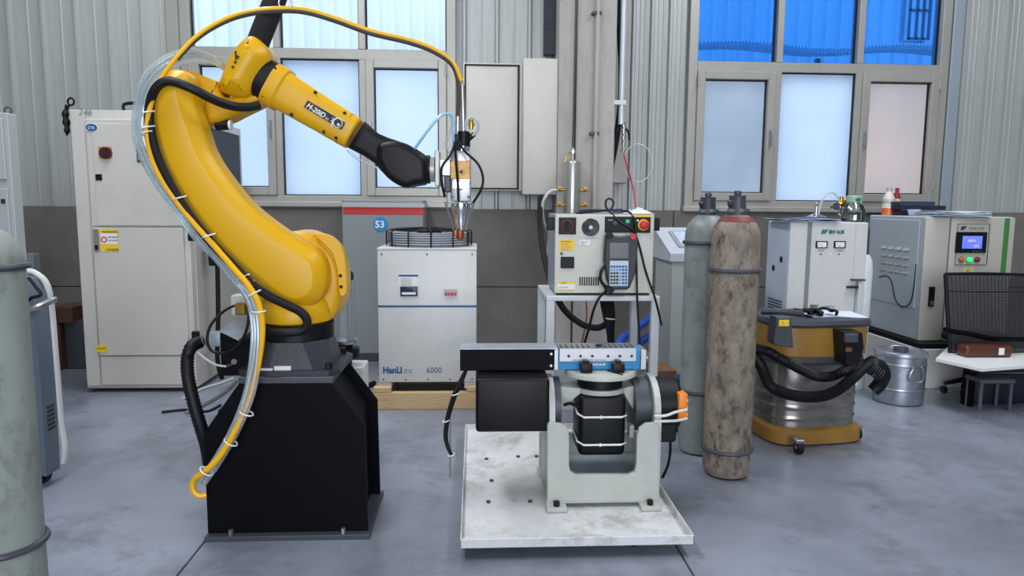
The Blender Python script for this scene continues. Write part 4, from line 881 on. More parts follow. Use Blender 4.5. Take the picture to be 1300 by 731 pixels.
for i, (xa, xb, dz_, hh, mt, lb) in enumerate(((1143, 1189, 0.0, 0.045, M('black_binder', S(22, 22, 34), 0.45), 'black box file at the bottom of the stack on the cabinet'), (1141, 1201, 0.047, 0.036, M('dark_navy_binder', S(30, 30, 60), 0.45), 'wide dark navy binder in the middle of the stack'), (1141, 1187, 0.085, 0.030, M('blue_binder', S(38, 62, 100), 0.45), 'slate blue binder on top of the stack'))):
    a = at(xa+2, 262, Y+0.45).x; c = at(xb, 262, Y+0.45).x
    t = thing('ring_binder', lb, 'binder', ((a+c)/2, Y+0.45, zt2+dz_), 'binders stacked on the cabinet')
    B().box(a, c, Y+0.45, Y+0.70, zt2+dz_+0.001, zt2+dz_+0.006, 0.001).box(a, c, Y+0.45, Y+0.70, zt2+dz_+hh-0.006, zt2+dz_+hh, 0.001).box(a, c, Y+0.45, Y+0.456, zt2+dz_+0.001, zt2+dz_+hh, 0.001).done('cover', mt, t)
    B().box(a+0.005, c-0.005, Y+0.456, Y+0.69, zt2+dz_+0.007, zt2+dz_+hh-0.007).done('pages', M('black_binder'), t)
p = at(1160, 272, Y+0.33); o = B().lathe([(0.03, 0), (0.036, 0.005), (0.052, 0.052), (0.049, 0.052), (0.033, 0.009), (0.001, 0.008)], (p.x, p.y, zt2), n=28).done('bowl', M('white_bluish_bowl', S(205, 212, 228), 0.3, var=0.05)); tag(o, 'small white bowl in front of the binders', 'bowl')
a = at(1166, 275, Y+0.1).x
sheetstack('paper_sheets', 'loose white papers lying on the cabinet top by the binders', a+0.06, a+0.50, Y-0.03, Y+0.26, zt, 7, [paper, paper], rotmax=0.12, lift=0.022)
# wrapped roll between stabiliser and cabinet
p = at(1100, 400, 5.15)
t = thing('wrapped_roll', 'upright roll wrapped in white film between the stabiliser and the screen cabinet', 'roll', (p.x, 5.2, 0))
B().lathe([(0.045, 0), (0.05, 0.02), (0.052, 0.4), (0.055, 0.7), (0.058, 0.92), (0.05, 1.0), (0.03, 1.04), (0.01, 1.05)], (p.x+0.02, 5.25, 0), n=18).done('film_wrap', cloth_white, t)
B().cyl((p.x+0.02, 5.25, 1.03), (p.x+0.02, 5.25, 1.24), 0.02, n=12).done('core_tube', dark_cast, t)
def atx(x_, y_, X):
    d = ray(x_, y_); k_ = X/d.x
    return Vector((X, d.y*k_, CAMH+d.z*k_))
o = B().tube([atx(*p_, x0-0.013) for p_ in ((1116, 352), (1125, 350), (1132, 358), (1136, 378), (1144, 389), (1155, 385), (1160, 365), (1163, 335))], 0.004).done('thin_wire', black_rubber); tag(o, 'thin black wire looping over the side of the screen cabinet', 'wire')
o.location.y -= 0.0

# ================================================================ VACUUM, CAN, DRUM, CHAIR, LOW TABLE
def soft_rect(cx, cy, hx, hy, z, p=4.0, n=44, rot=0.0):
    out = []
    for i in range(n):
        a = 2*math.pi*i/n; c, s = math.cos(a), math.sin(a)
        x = hx*math.copysign(abs(c)**(2/p), c); y = hy*math.copysign(abs(s)**(2/p), s)
        out.append(Vector((cx+x*math.cos(rot)-y*math.sin(rot), cy+x*math.sin(rot)+y*math.cos(rot), z)))
    return out
vc = fl(1046, 578); VX = 2.03; VY = 4.17; vr = 0.12
YF = 3.92
zz = lambda y_: at(1040, y_, YF).z
VX += 0.0; VY += 0.02
t = thing('vacuum_cleaner', 'large industrial vacuum with steel tank, ochre bands and black hose', 'vacuum cleaner', (VX, VY, 0))
hx, hy = 0.285, 0.22
ochre = M('ochre_yellow_plastic', S(150, 110, 44), 0.45, var=0.25, vs=5, spots=S(110, 84, 46), spot_amt=0.4, spot_s=7)
vdark = M('dusty_charcoal_plastic', S(58, 62, 70), 0.5, var=0.15, vs=6)
tank = M('dented_stainless_tank', S(150, 147, 140), 0.26, metal=0.8, var=0.2, vs=5, bump=0.35, bs=7, spots=S(98, 92, 82), spot_amt=0.4, spot_s=6)
zb0, zb1, zt0, zt1 = zz(572), zz(546), zz(462), zz(416)
B().rings([soft_rect(VX, VY, hx*0.97, hy*0.97, 0.045, rot=vr), soft_rect(VX, VY, hx+0.02, hy+0.02, zb0+0.03, rot=vr), soft_rect(VX, VY, hx+0.02, hy+0.02, zb1-0.015, rot=vr), soft_rect(VX, VY, hx*0.98, hy*0.98, zb1, rot=vr)]).done('base_band', ochre, t)
RR = []
import itertools
nz = 60
for i in range(nz+1):
    u = i/nz; z = zb1-0.005+(zt0-zb1+0.01)*u
    k = 1.0
    for c in (0.14, 0.30, 0.46): k += 0.022*math.exp(-((u-c)/0.02)**2)
    RR.append(soft_rect(VX, VY, hx*0.965*k, hy*0.965*k, z, 3.4, rot=vr))
tk = B().rings(RR).done('steel_tank', tank, t)
B().rings([soft_rect(VX, VY, hx*0.99, hy*0.99, zt0-0.02, rot=vr), soft_rect(VX, VY, hx+0.015, hy+0.015, zt0, rot=vr), soft_rect(VX, VY, hx+0.01, hy+0.01, zt0+0.03, rot=vr)]).done('gasket_band', vdark, t)
B().rings([soft_rect(VX, VY, hx+0.004, hy+0.004, zt0+0.02, rot=vr), soft_rect(VX, VY, hx+0.02, hy+0.02, zt0+0.04, rot=vr), soft_rect(VX, VY, hx+0.025, hy+0.025, zt1, rot=vr)]).done('motor_head', ochre, t)
B().rings([soft_rect(VX, VY, hx+0.03, hy+0.03, zt1-0.005, rot=vr), soft_rect(VX, VY, hx+0.04, hy+0.04, zt1+0.012, rot=vr), soft_rect(VX, VY, hx+0.03, hy+0.03, zt1+0.035, rot=vr), soft_rect(VX, VY, hx-0.05, hy-0.05, zt1+0.042, rot=vr), soft_rect(VX, VY, hx-0.06, hy-0.06, zt1+0.025, rot=vr)]).done('lid', vdark, t)
yl = YF-0.06
b = B(); b.slab(xz([(984, 402), (1002, 402), (1006, 440), (1004, 441), (982, 437), (980, 434)], yl-0.02), [(0.004, yl-0.04), (0, yl-0.034), (0, yl+0.05)]).done('front_latch', vdark, t)
pbox('yellow_tag', label_yellow, t, (989, 406, 1002, 414), yl-0.045, 0.004, 0.001)
text('!', 0.03, at(993, 413, yl-0.046), black_print, t)
b = B(); b.slab(xz([(1067, 420), (1092, 421), (1094, 440), (1086, 466), (1070, 462)], yl), [(0.005, yl-0.03), (0, yl-0.022), (0, yl+0.09)]).done('side_clamp', black_satin, t)
pbox('clamp_lever', vdark, t, (1073, 424, 1090, 435), yl-0.05, 0.02, 0.004); pbox('rusty_catch', M('rusty_orange_metal', S(120, 70, 45), 0.6, var=0.3), t, (1074, 441, 1082, 447), yl-0.036, 0.01, 0.003)
# hose loop
hs = [(950, 440, YF+0.05), (974, 446, YF-0.02), (985, 452, YF-0.06), (1000, 460, YF-0.08), (1020, 470, YF-0.07), (1040, 478, YF-0.05), (1058, 477, YF-0.05), (1078, 468, YF-0.07), (1098, 462, YF-0.02)]
hs2 = [(958, 452, YF+0.06), (967, 466, YF-0.02), (976, 487, YF-0.08), (990, 497, YF-0.10), (1015, 503, YF-0.10), (1040, 503, YF-0.10), (1062, 496, YF-0.10), (1082, 480, YF-0.09), (1096, 466, YF-0.05), (1108, 458, YF)]
def ribbed(pts, r, pitch, amp):
    P = catmull([Vector(p) for p in pts], False, 60); L_ = [0]
    for a_, b_ in zip(P[:-1], P[1:]): L_.append(L_[-1]+(b_-a_).length)
    n = int(L_[-1]/(pitch/2)); out = []; j = 0
    for i in range(n+1):
        s_ = L_[-1]*i/n
        while j < len(L_)-2 and L_[j+1] < s_: j += 1
        f_ = (s_-L_[j])/max(1e-9, L_[j+1]-L_[j]); out.append(P[j].lerp(P[j+1], f_))
    cnt = len(out)
    return B().tube(out, lambda u: r+amp*(1 if round(u*(cnt-1)) % 2 else -1), n=12, smooth=0)
ribbed(px(hs), 0.028, 0.012, 0.0022).done('hose', black_rubber, t, ang=60)
ribbed(px(hs2), 0.031, 0.012, 0.0024).done('hose', black_rubber, t, ang=60)
b = B(); b.tube(px([(1100, 470, YF+0.02), (1108, 464, YF), (1116, 466, YF), (1121, 475, YF+0.02), (1116, 488, YF+0.04), (1108, 496, YF+0.05)]), lambda u: 0.045-0.012*abs(u-0.4), n=16).done('hose_coupling', black_rubber, t)
g = B()
for k in range(6): g.torus(at(1104+k*2.4, 462+k*2.2, YF-0.008*0-0.005), 0.043, 0.003, axis=(1, 0, -0.5), n=20, k=5)
g.done('coupling_ribs', dark_cast, t)
for cx_, cy_ in ((1018, 575), (1092, 556)):
    p = fl(cx_, cy_+4); yy = p.y+0.045
    w_ = B().cyl((p.x-0.016, yy+0.0, 0.037), (p.x+0.016, yy, 0.037), 0.037, n=24).done('castor', black_rubber, t); B().cyl((p.x-0.019, yy, 0.037), (p.x+0.019, yy, 0.037), 0.015, n=14).box(p.x-0.025, p.x+0.025, yy-0.02, yy+0.03, 0.06, 0.085, 0.004).done('castor_fork', steel, w_)
for sx in (-1, 1): B().cyl((VX+sx*0.2-0.016, VY+0.2, 0.037), (VX+sx*0.2+0.016, VY+0.2, 0.037), 0.037, n=24).done('castor', black_rubber, t)
# cable bunch and cover sheet on its lid
zl = zt1+0.04
t2 = thing('power_lead', 'black power lead heaped on the vacuum cleaner lid', 'cable', (VX-0.1, VY, zl))
random.seed(3); pts = []
for i in range(22): pts.append((VX-0.17+0.013*i+random.uniform(-0.03, 0.03), VY-0.14+random.uniform(-0.04, 0.10), zl+0.014+random.uniform(0, 0.03)))
B().tube(pts, 0.009, n=8, smooth=4).done('cable', black_rubber, t2)
B().box(VX-0.05, VX+0.02, VY-0.12, VY-0.08, zl+0.012, zl+0.05, 0.006, mat=Matrix.Rotation(0.4, 4, 'Z')).done('plug', black_satin, t2)
o = B().tube([(VX-0.33, VY-0.10, zl+0.03), (VX-0.22, VY-0.15, zl+0.035), (VX-0.10, VY-0.14, zl+0.02)], 0.02, smooth=4).done('suction_nozzle', vdark); tag(o, 'dark tube end lying across the vacuum cleaner lid', 'tube')
sheetstack('lid_sheet', 'bluish crumpled sheet lying on the vacuum cleaner lid', VX-0.02, VX+0.30, VY-0.16, VY+0.10, zl-0.005, 2, [M('blue_dusty_sheet', S(110, 125, 155), 0.35, var=0.2, vs=20), paper], cat='sheet', lift=0.01)

# milk can
p = fl(1157, 517); CXm, CYm, rm = p.x+0.0, p.y+0.17, 0.168
zt_ = at(1160, 450, CYm-rm).z
t = thing('milk_can', 'round aluminium can with lid and wire handles on the floor before the plinth', 'can', (CXm, CYm, 0))
H_ = zt_
B().lathe([(rm*0.9, 0), (rm*0.98, 0.008), (rm, 0.03), (rm*1.0, 0.10), (rm*1.03, 0.105), (rm*1.03, 0.115), (rm, 0.12), (rm*1.02, H_-0.10), (rm*1.04, H_-0.095), (rm*1.04, H_-0.085), (rm*1.01, H_-0.08), (rm*1.0, H_-0.03)], (CXm, CYm, 0), n=40).done('body', galv, t)
B().lathe([(rm*1.0, H_-0.035), (rm*1.05, H_-0.03), (rm*1.06, H_-0.01), (rm*1.03, H_), (rm*0.9, H_+0.004), (rm*0.82, H_-0.012), (0.01, H_-0.014)], (CXm, CYm, 0), n=40).done('lid', galv, t)
B().cyl((CXm, CYm, H_-0.014), (CXm, CYm, H_+0.02), 0.05, n=20).done('lid_knob', dark_cast, t)
b = B()
pts = [(CXm-0.01, CYm-rm*1.03, H_-0.09), (CXm-0.02, CYm-rm*1.12, H_-0.11), (CXm-0.045, CYm-rm*1.15, H_-0.15), (CXm-0.03, CYm-rm*1.12, H_-0.19), (CXm+0.05, CYm-rm*1.12, H_-0.19), (CXm+0.06, CYm-rm*1.12, H_-0.12), (CXm+0.05, CYm-rm*1.0, H_-0.09)]
b.tube(pts, 0.006, smooth=3).done('wire_handle', steel, t)
B().tube([(CXm-rm*1.0, CYm, H_-0.08), (CXm-rm*1.12, CYm, H_-0.10), (CXm-rm*1.12, CYm+0.01, H_-0.22), (CXm-rm*0.99, CYm+0.01, H_-0.24)], 0.006, smooth=3).done('wire_handle', steel, t)

# blue drum and cardboard behind cylinders
p = fl(893, 552)
o = thing('plastic_drum', 'dark blue plastic drum half hidden behind the grey-green cylinder', 'drum', (1.37, 4.3, 0))
B().lathe([(0.12, 0), (0.14, 0.02), (0.145, 0.1), (0.14, 0.105), (0.145, 0.11), (0.145, 0.28), (0.12, 0.33), (0.05, 0.35)], (1.37, 4.30, 0), n=32).done('body', M('dark_blue_drum', S(24, 36, 84), 0.35), o)
B().cyl((1.37, 4.30, 0.345), (1.37, 4.30, 0.38), 0.035, n=18).done('cap', black_satin, o); pbox('label', label_white, o, (882, 503, 884, 513), 4.22, 0.002, 0)
o = B().box(1.22, 1.36, 4.62, 4.9, 0, at(884, 470, 4.62).z, 0.004).done('cardboard_box', M('brown_cardboard', S(128, 92, 66), 0.8, var=0.12)); tag(o, 'brown cardboard box behind the blue drum', 'box')

# low table
Yt0 = 4.42
zt = at(1245, 469, Yt0).z
P = [fl(1188, 455, zt), fl(1247, 468, zt), fl(1330, 462, zt), fl(1345, 446, zt), fl(1214, 447, zt), fl(1208, 434, zt), fl(1180, 432, zt)]
P = [Vector((p.x, min(p.y, 5.20), p.z)) for p in P]
t = thing('low_table', 'low table with a white board top in front of the mesh chair', 'table', (3.3, 4.7, 0))
b = B(); b.prism([p-Vector((0, 0, 0.02)) for p in P], (0, 0, 0.02)); b.done('board_top', M('bright_white_board', S(225, 226, 224), 0.4, var=0.03), t, smooth=False)
c = fl(1270, 450, zt); tx0, tx1, ty0, ty1 = c.x-0.32, c.x+0.42, c.y-0.15, 4.82
B().box(tx0, tx1, ty0, ty1, zt-0.10, zt-0.021, 0.005).done('apron', M('dark_navy_plastic', S(16, 20, 38), 0.5), t)
lg = B().box(tx0, tx0+0.04, ty0, ty0+0.04, 0, zt-0.10, 0.003).done('leg', black_metal, t)
pcopy(lg, (tx1-tx0-0.04, 0, 0)); pcopy(lg, (0, ty1-ty0-0.04, 0)); pcopy(lg, (tx1-tx0-0.04, ty1-ty0-0.04, 0))
t = thing('storage_crate', 'dark blue crate under the low white table', 'crate', (c.x, c.y, 0))
B().box(tx0+0.06, tx1-0.1, ty0+0.06, ty1-0.02, 0.0, zt-0.13, 0.015, 2).done('tub', MATS['dark_navy_plastic'], t); B().box(tx0+0.05, tx1-0.09, ty0+0.05, ty1-0.01, zt-0.15, zt-0.12, 0.006).done('rim', MATS['dark_navy_plastic'], t)
t = thing('folding_stool', 'small grey plastic stool standing under the table front', 'stool', (c.x-0.02, ty0-0.05, 0))
sx0 = at(1245, 490, ty0-0.12).x; sx1 = at(1290, 490, ty0-0.12).x; sz = at(1265, 482, ty0-0.12).z
grayp = M('translucent_grey_plastic', S(84, 88, 98), 0.4, var=0.1)
B().box(sx0, sx1, ty0-0.12, ty0+0.05, sz-0.03, sz, 0.008).done('seat', grayp, t)
for xx in (sx0+0.01, sx1-0.03): B().box(xx, xx+0.02, ty0-0.11, ty0-0.09, 0, sz-0.03, 0.003).done('leg', grayp, t); B().box(xx, xx+0.02, ty0+0.02, ty0+0.04, 0, sz-0.03, 0.003).done('leg', grayp, t)
t = thing('leather_case', 'brown leather case with a white tag on the white board', 'case', fl(1255, 455, zt))
a = fl(1226, 454, zt+0.001); e = fl(1283, 453, zt+0.001); yy = min(a.y, e.y)
B().box(a.x, e.x, yy, yy+0.12, zt+0.001, zt+0.085, 0.02, 3).done('case_body', M('brown_leather', S(86, 44, 34), 0.35, var=0.25), t)
B().box(at(1268, 445, yy).x, at(1275, 445, yy).x, yy-0.004, yy+0.002, zt+0.02, zt+0.07, 0.002).done('white_tag', label_white, t)
# mesh chair
Yc = 4.95
t = thing('mesh_chair', 'black mesh-backed office chair behind the low white table', 'chair', (at(1255, 440, Yc).x, Yc+0.3, 0))
ol = [(1201, 348), (1210, 447)]
tl, tr_, br, bl = at(1200, 348, Yc), at(1304, 349, Yc), at(1302, 449, Yc), at(1206, 449, Yc)
fr = B().tube([bl, at(1203, 400, Yc), tl], 0.013, smooth=4).tube([tr_, at(1303, 400, Yc), br], 0.013, smooth=4).tube([tl, at(1250, 347.5, Yc-0.02), tr_], 0.012, smooth=5).tube([bl, at(1250, 450, Yc-0.02), br], 0.012, smooth=4)
fr.done('back_frame', black_satin, t)
b = B(); n = 52
def lerp2(u, v):
    l = tl.lerp(bl, v); r_ = tr_.lerp(br, v); p = l.lerp(r_, u); p.y -= 0.03*math.sin(u*math.pi); return p
for i in range(n):
    v = (i+0.5)/n; P = [lerp2(u/6, v) for u in range(7)]
    RRr = [[p+Vector((0, -0.002, -0.0044)), p+Vector((0, -0.002, 0.0044)), p+Vector((0, 0.002, 0.0044)), p+Vector((0, 0.002, -0.0044))] for p in P]; b.rings(RRr)
for i in range(22):
    u = (i+0.5)/22; P = [lerp2(u, v/4) for v in range(5)]
    RRr = [[p+Vector((-0.003, -0.001, 0)), p+Vector((0.003, -0.001, 0)), p+Vector((0.003, 0.001, 0)), p+Vector((-0.003, 0.001, 0))] for p in P]; b.rings(RRr)
o = b.done('mesh_back', M('dark_chair_mesh', S(54, 52, 54), 0.7, var=0.05, spec=0.2), t, smooth=False); o['kind'] = 'stuff'
B().tube(px([(1204, 369, Yc+0.01), (1250, 371, Yc-0.01), (1302, 371, Yc+0.01)]), 0.010, flat=0.6).done('lumbar_strap', black_satin, t)
B().tube(px([(1199, 418, Yc-0.06), (1212, 421, Yc-0.06), (1232, 424, Yc-0.07), (1262, 430, Yc-0.07), (1302, 431, Yc-0.06)]), 0.017).done('arm_rail', black_metal, t)
xc = at(1255, 440, Yc).x
B().box(xc-0.21, xc+0.21, Yc+0.02, Yc+0.25, 0.40, 0.47, 0.03, 3).done('seat', black_satin, t)
B().cyl((xc, Yc+0.12, 0.12), (xc, Yc+0.12, 0.40), 0.028, n=16).done('gas_lift', black_metal, t)
for k in range(5):
    a = 2*math.pi*k/5+0.3; ex, ey = xc+0.22*math.cos(a), Yc+0.12+0.10*math.sin(a)
    l_ = B().tube([(xc, Yc+0.12, 0.13), (ex, ey, 0.075)], lambda u: 0.024-0.008*u, smooth=0).done('base_leg', black_satin, t); B().cyl((ex-0.012, ey, 0.028), (ex+0.012, ey, 0.028), 0.028, n=16).done('castor', black_rubber, l_)

# ================================================================ WELDING POSITIONER
def P3(x, y, z=0.05): return fl(x, y, z)
a = fl(584, 697, 0.05); c = fl(881, 690.5, 0.05)
TX0, TX1, TY0, TY1 = a.x, c.x, 2.67, 4.15
rod = B().cyl(fl(571.5, 536, 0.004), fl(571.5, 606, 0.004), 0.004, n=8).done('welding_rod', steel); tag(rod, 'thin bare metal rod lying on the floor beside the white tray', 'rod')
t = thing('drip_tray', 'large white rimmed steel tray on the floor carrying the positioner', 'tray', ((TX0+TX1)/2, (TY0+TY1)/2, 0.0))
rz = at(730, 682, TY0).z
B().box(TX0+0.004, TX1-0.004, TY0+0.004, TY1-0.004, 0.05, 0.056).done('tray_floor', tray_paint, t)
B().box(TX0, TX1, TY0, TY0+0.006, 0.05, rz, 0.002).done('front_rim', tray_paint, t); B().box(TX0, TX1, TY1-0.006, TY1, 0.05, rz, 0.002).done('rear_rim', tray_paint, t)
for xx in (TX0, TX1-0.006): B().box(xx, xx+0.006, TY0, TY1, 0.05, rz, 0.002).done('side_rim', tray_paint, t)
for xx in (TX0+0.2, TX1-0.25):
    B().box(xx, xx+0.05, TY0+0.15, TY1-0.1, 0.0, 0.05, 0.004).done('skid', black_metal, t)
b = B(); p = at(806, 697, TY0+0.08); b.lathe([(0.012, 0.0), (0.022, 0.02), (0.022, 0.05)], (p.x, TY0+0.1, 0), n=10).done('levelling_foot', black_metal, t)
bl_ = B().cyl((TX0+0.12, TY0+0.42, 0.056), (TX0+0.12, TY0+0.42, 0.064), 0.010, n=8).done('bolt', dark_cast, t)
for dx, dy in ((0.19, 0), (0.0, 0.55), (0.17, 0.58), (0.27, 0.58), (0.02, 0.25)): pcopy(bl_, (dx, dy, 0))

FY = 3.02; BYk = 3.42
t = thing('welding_positioner', 'two-axis positioner with round table and black motors on the white tray', 'positioner', (0.6, 3.2, 0.056))
# front plate with a U cut-out
ol = [(695, 636), (695, 540), (697, 537), (712, 538), (719, 542), (722.5, 552), (722.5, 590), (724, 598), (731, 603), (798, 603), (806, 599), (808, 590), (809, 553), (812, 544), (820, 538), (834, 537), (837, 540), (835, 636)]
fz = 0.075
def frame_plate(Yp, dz, name):
    pts = [(x_, z_) for x_, z_ in xz(ol, FY)]
    b = B(); b.slab(pts, [(0.002, Yp), (0, Yp+0.003), (0, Yp+0.022), (0.002, Yp+0.025)]).done(name, yoke_paint, t, smooth=False)
frame_plate(FY, 0, 'front_plate'); 
# rear plate: same width, low cut-out
XL_, XR_ = at(695, 600, FY).x, at(836, 600, FY).x
zr = at(765, 590, FY).z
B().box(XL_, XR_, BYk, BYk+0.02, fz, zr+0.02, 0.003).done('rear_plate', yoke_paint, t)
B().box(XL_+0.02, XR_-0.02, FY+0.03, BYk, zr-0.10, zr-0.085).done('web_plate', steel_grey, t)
# side cheeks with rounded tops in the YZ plane
zc_ = at(765, 512, (FY+BYk)/2).z; yc_ = (FY+BYk)/2; rt = 0.165
ztop = zc_
def cheek(xa, xb):
    pts = [(FY+0.026, fz), (FY+0.026, zc_-0.05)]
    for k in range(13):
        a_ = math.pi-math.pi*k/12; pts.append((yc_+(rt)*math.cos(a_), zc_+rt*0.85*math.sin(a_)))
    pts += [(BYk-0.001, zc_-0.05), (BYk-0.001, fz)]
    b = B(); b.prism([Vector((xa, y_, z_)) for y_, z_ in pts], (xb-xa, 0, 0)); return b.done('side_cheek', yoke_paint, t, smooth=False)
lx = at(697, 510, FY+0.1).x; rx = at(834, 510, FY+0.1).x
cheek(lx-0.004, lx+0.022); cheek(rx-0.024, rx+0.004)
for xx in (XL_-0.005, XR_-0.085):
    for yy in (FY-0.055, BYk-0.04):
        f_ = B().box(xx, xx+0.09, yy, yy+0.10, 0.057, 0.077, 0.003).done('foot', yoke_paint, t)
        B().cyl((xx+0.045, yy+0.03, 0.077), (xx+0.045, yy+0.03, 0.098), 0.014, n=6).done('foot_bolt', black_satin, f_)
B().box(XL_, XR_, FY+0.003, BYk, 0.0765, 0.09).done('base_plate', yoke_paint, t)
# tilt motor cover (left), bearing drum (right)
mx0, mx1, mz0, mz1 = R(604, 481, 695, 549, FY+0.02)
B().box(mx0, lx-0.006, FY+0.02, FY+0.34, mz0, mz1, 0.016, 3).done('motor_cover', black_satin, t)
B().cyl((lx+0.024, yc_, zc_), (lx+0.055, yc_, zc_), 0.13, n=36).done('slew_ring', dark_cast, t)
dr = 0.125
B().cyl((rx-0.10, yc_, zc_), (rx-0.026, yc_, zc_), dr, n=40).done('bearing_drum', dark_cast, t)
dx1 = at(858, 510, yc_).x
B().lathe([(dr*0.9, 0), (dr, 0.004), (dr, dx1-rx-0.02), (dr*0.93, dx1-rx-0.008)], (rx+0.006, yc_, zc_), (1, 0, 0), n=40).done('drum_cover', black_satin, t)
B().box(rx+0.01, dx1-0.02, yc_-0.10, yc_+0.1, zc_-0.16, zc_-0.06, 0.01).done('motor_box', black_satin, t)
oX0, oX1, oZ0, oZ1 = R(862, 500, 873, 534, FY+0.06)
oc = B().box(oX0, oX1, FY+0.06, FY+0.14, oZ0, oZ1, 0.006, 2).done('orange_encoder', orange_plastic, t)
for zz_ in (oZ0+0.02, oZ0+0.05, oZ0+0.085): B().cyl((oX1, FY+0.09, zz_), (oX1+0.008, FY+0.09, zz_), 0.007, n=10).done('cap', white_print, oc)
B().box(dx1-0.015, oX0, FY+0.07, FY+0.14, oZ0+0.03, oZ1-0.01, 0.004).done('encoder_neck', black_satin, t)
for ya, yb_ in ((528, 520), (535, 531)):
    o_ = B().tube([at(831, ya, FY-0.0), at(845, ya-0.5, FY-0.01), at(858, yb_+3, FY+0.02), at(872, yb_, FY+0.05)], 0.0065).done('white_rod', white_paint, t)
# tilting cradle
cz = at(761, 497, yc_-0.15).z; ccx = at(761, 495, yc_).x; rr_ = at(793, 500, yc_).x-ccx
B().lathe([(rr_*0.62, 0.0), (rr_, 0.0), (rr_*1.02, 0.01), (rr_, 0.022), (rr_*0.62, 0.022)], (ccx, yc_, cz-0.03), n=44).done('cradle_ring', yoke_paint, t)
for s_, xe in ((-1, lx+0.056), (1, rx-0.10)):
    xi = ccx+s_*rr_*0.85
    b = B(); b.rings([[Vector((xi, yc_-0.07, cz-0.03)), Vector((xi, yc_+0.07, cz-0.03)), Vector((xi, yc_+0.07, cz-0.006)), Vector((xi, yc_-0.07, cz-0.006))], [Vector((xe, yc_-0.06, zc_-0.01)), Vector((xe, yc_+0.06, zc_-0.01)), Vector((xe, yc_+0.06, cz)), Vector((xe, yc_-0.06, cz))]])
    b.done('cradle_arm', yoke_paint, t, smooth=False)
for s_, xe in ((-1, lx+0.062), (1, rx-0.108)): B().box(xe-0.012, xe+0.012, yc_-0.09, yc_-0.04, zc_-0.14, zc_-0.08, 0.004).done('stop_block', yoke_paint, t)
tz = at(643, 470.5, FY+0.15).z-0.001
rt_ = at(804, 478, yc_).x-at(760, 478, yc_).x
B().lathe([(rt_*0.96, 0.0), (rt_, 0.003), (rt_, 0.022), (rt_*0.985, 0.026), (0.01, 0.026)], (ccx, yc_, tz-0.028), n=56).done('round_table', yoke_paint, t)
for k in range(6):
    a_ = math.radians(-60+60*k); c_, s_ = math.cos(a_), math.sin(a_)
    if k in (0, 1, 3): 
        b = B(); b.prism([Vector((ccx+rt_*0.35*c_-0.006*s_, yc_+rt_*0.35*s_+0.006*c_, tz-0.0025)), Vector((ccx+rt_*0.35*c_+0.006*s_, yc_+rt_*0.35*s_-0.006*c_, tz-0.0025)), Vector((ccx+rt_*0.95*c_+0.006*s_, yc_+rt_*0.95*s_-0.006*c_, tz-0.0025)), Vector((ccx+rt_*0.95*c_-0.006*s_, yc_+rt_*0.95*s_+0.006*c_, tz-0.0025))], (0, 0, 0.0035)); b.done('slot', black_print, t, smooth=False)
B().cyl((ccx, yc_, cz-0.012), (ccx, yc_, tz-0.028), rr_*0.88, n=44).done('gear_housing', black_satin, t)
bx0, bx1 = at(735, 540, yc_-0.1).x, at(794, 540, yc_-0.1).x; bz0 = at(765, 578, yc_-0.1).z
B().box(bx0, bx1, yc_-0.11, yc_+0.11, bz0, cz-0.031, 0.022, 3).done('spin_motor_cover', black_satin, t)
for py_ in (529, 564):
    z_ = at(765, py_, yc_-0.11).z; g = B()
    g.tube([(bx0-0.006, yc_+0.05, z_+0.02), (bx0-0.006, yc_-0.09, z_+0.01), (bx0+0.02, yc_-0.117, z_), (bx1-0.02, yc_-0.117, z_), (bx1+0.005, yc_-0.09, z_), (bx1+0.006, yc_+0.05, z_)], 0.0048, smooth=0); g.ball(((bx0+bx1)/2-0.01, yc_-0.118, z_), 0.008)
    g.done('white_strap', white_print, t)
B().tube([at(716, 514, yc_-0.13), at(724, 512, yc_-0.14), at(734, 516, yc_-0.12)], 0.008).done('motor_cable', black_rubber, t)
o = B().tube(px([(850, 545, yc_), (851, 570, yc_), (848, 590, yc_+0.05), (841, 606, yc_+0.10)]), 0.007).done('motor_lead', black_rubber); tag(o, 'thin black lead hanging under the right-hand drum of the positioner', 'cable')

# fixture rail and the black beam
zT = tz
Yb0 = FY+0.15
bX0, bX1, bZ0, bZ1 = R(584, 443.5, 703, 470.5, Yb0)
t = thing('chuck_beam', 'long black square beam with bare steel top on the turntable', 'beam', ((bX0+bX1)/2, Yb0, bZ0))
B().box(bX0, bX1, Yb0, Yb0+0.13, bZ0, bZ1, 0.003).done('cover', black_metal, t)
B().box(bX0, bX1+0.02, Yb0+0.0, Yb0+0.13, bZ1, bZ1+0.004, 0.001).done('top_plate', M('scratched_steel_plate', S(190, 196, 208), 0.3, metal=0.6, var=0.15, vs=20, spots=S(130, 135, 145), spot_amt=0.4, spot_s=25), t)
for z_ in (bZ0+0.022, bZ1-0.022): B().ball((bX1-0.012, Yb0-0.001, z_), 0.006, (1, 0.5, 1)).done('rivet', white_print, t)
t = thing('clamping_fixture', 'steel precision vice with bright blue trim and rows of holes on the turntable', 'vice', ((bX1+0.2), Yb0, bZ0))
fx1 = at(821, 455, Yb0).x
B().box(bX1+0.002, fx1, Yb0+0.012, Yb0+0.12, bZ0+0.001, bZ1-0.006, 0.002).done('core', sky_blue, t)
a, b_, c_, d_ = R(710, 443, 808, 459, Yb0)
fpn = B().box(a, b_, Yb0, Yb0+0.13, c_+0.0, bZ1+0.004, 0.002).done('jaw_plate', steel, t)
B().box(bX1+0.002, bX1+0.022, Yb0+0.004, Yb0+0.12, bZ0, bZ1, 0.002).done('end_plate', steel, t)
B().box(fx1-0.028, fx1, Yb0+0.002, Yb0+0.125, bZ0, bZ1-0.004, 0.003).done('end_plate', steel, t)
h0 = None
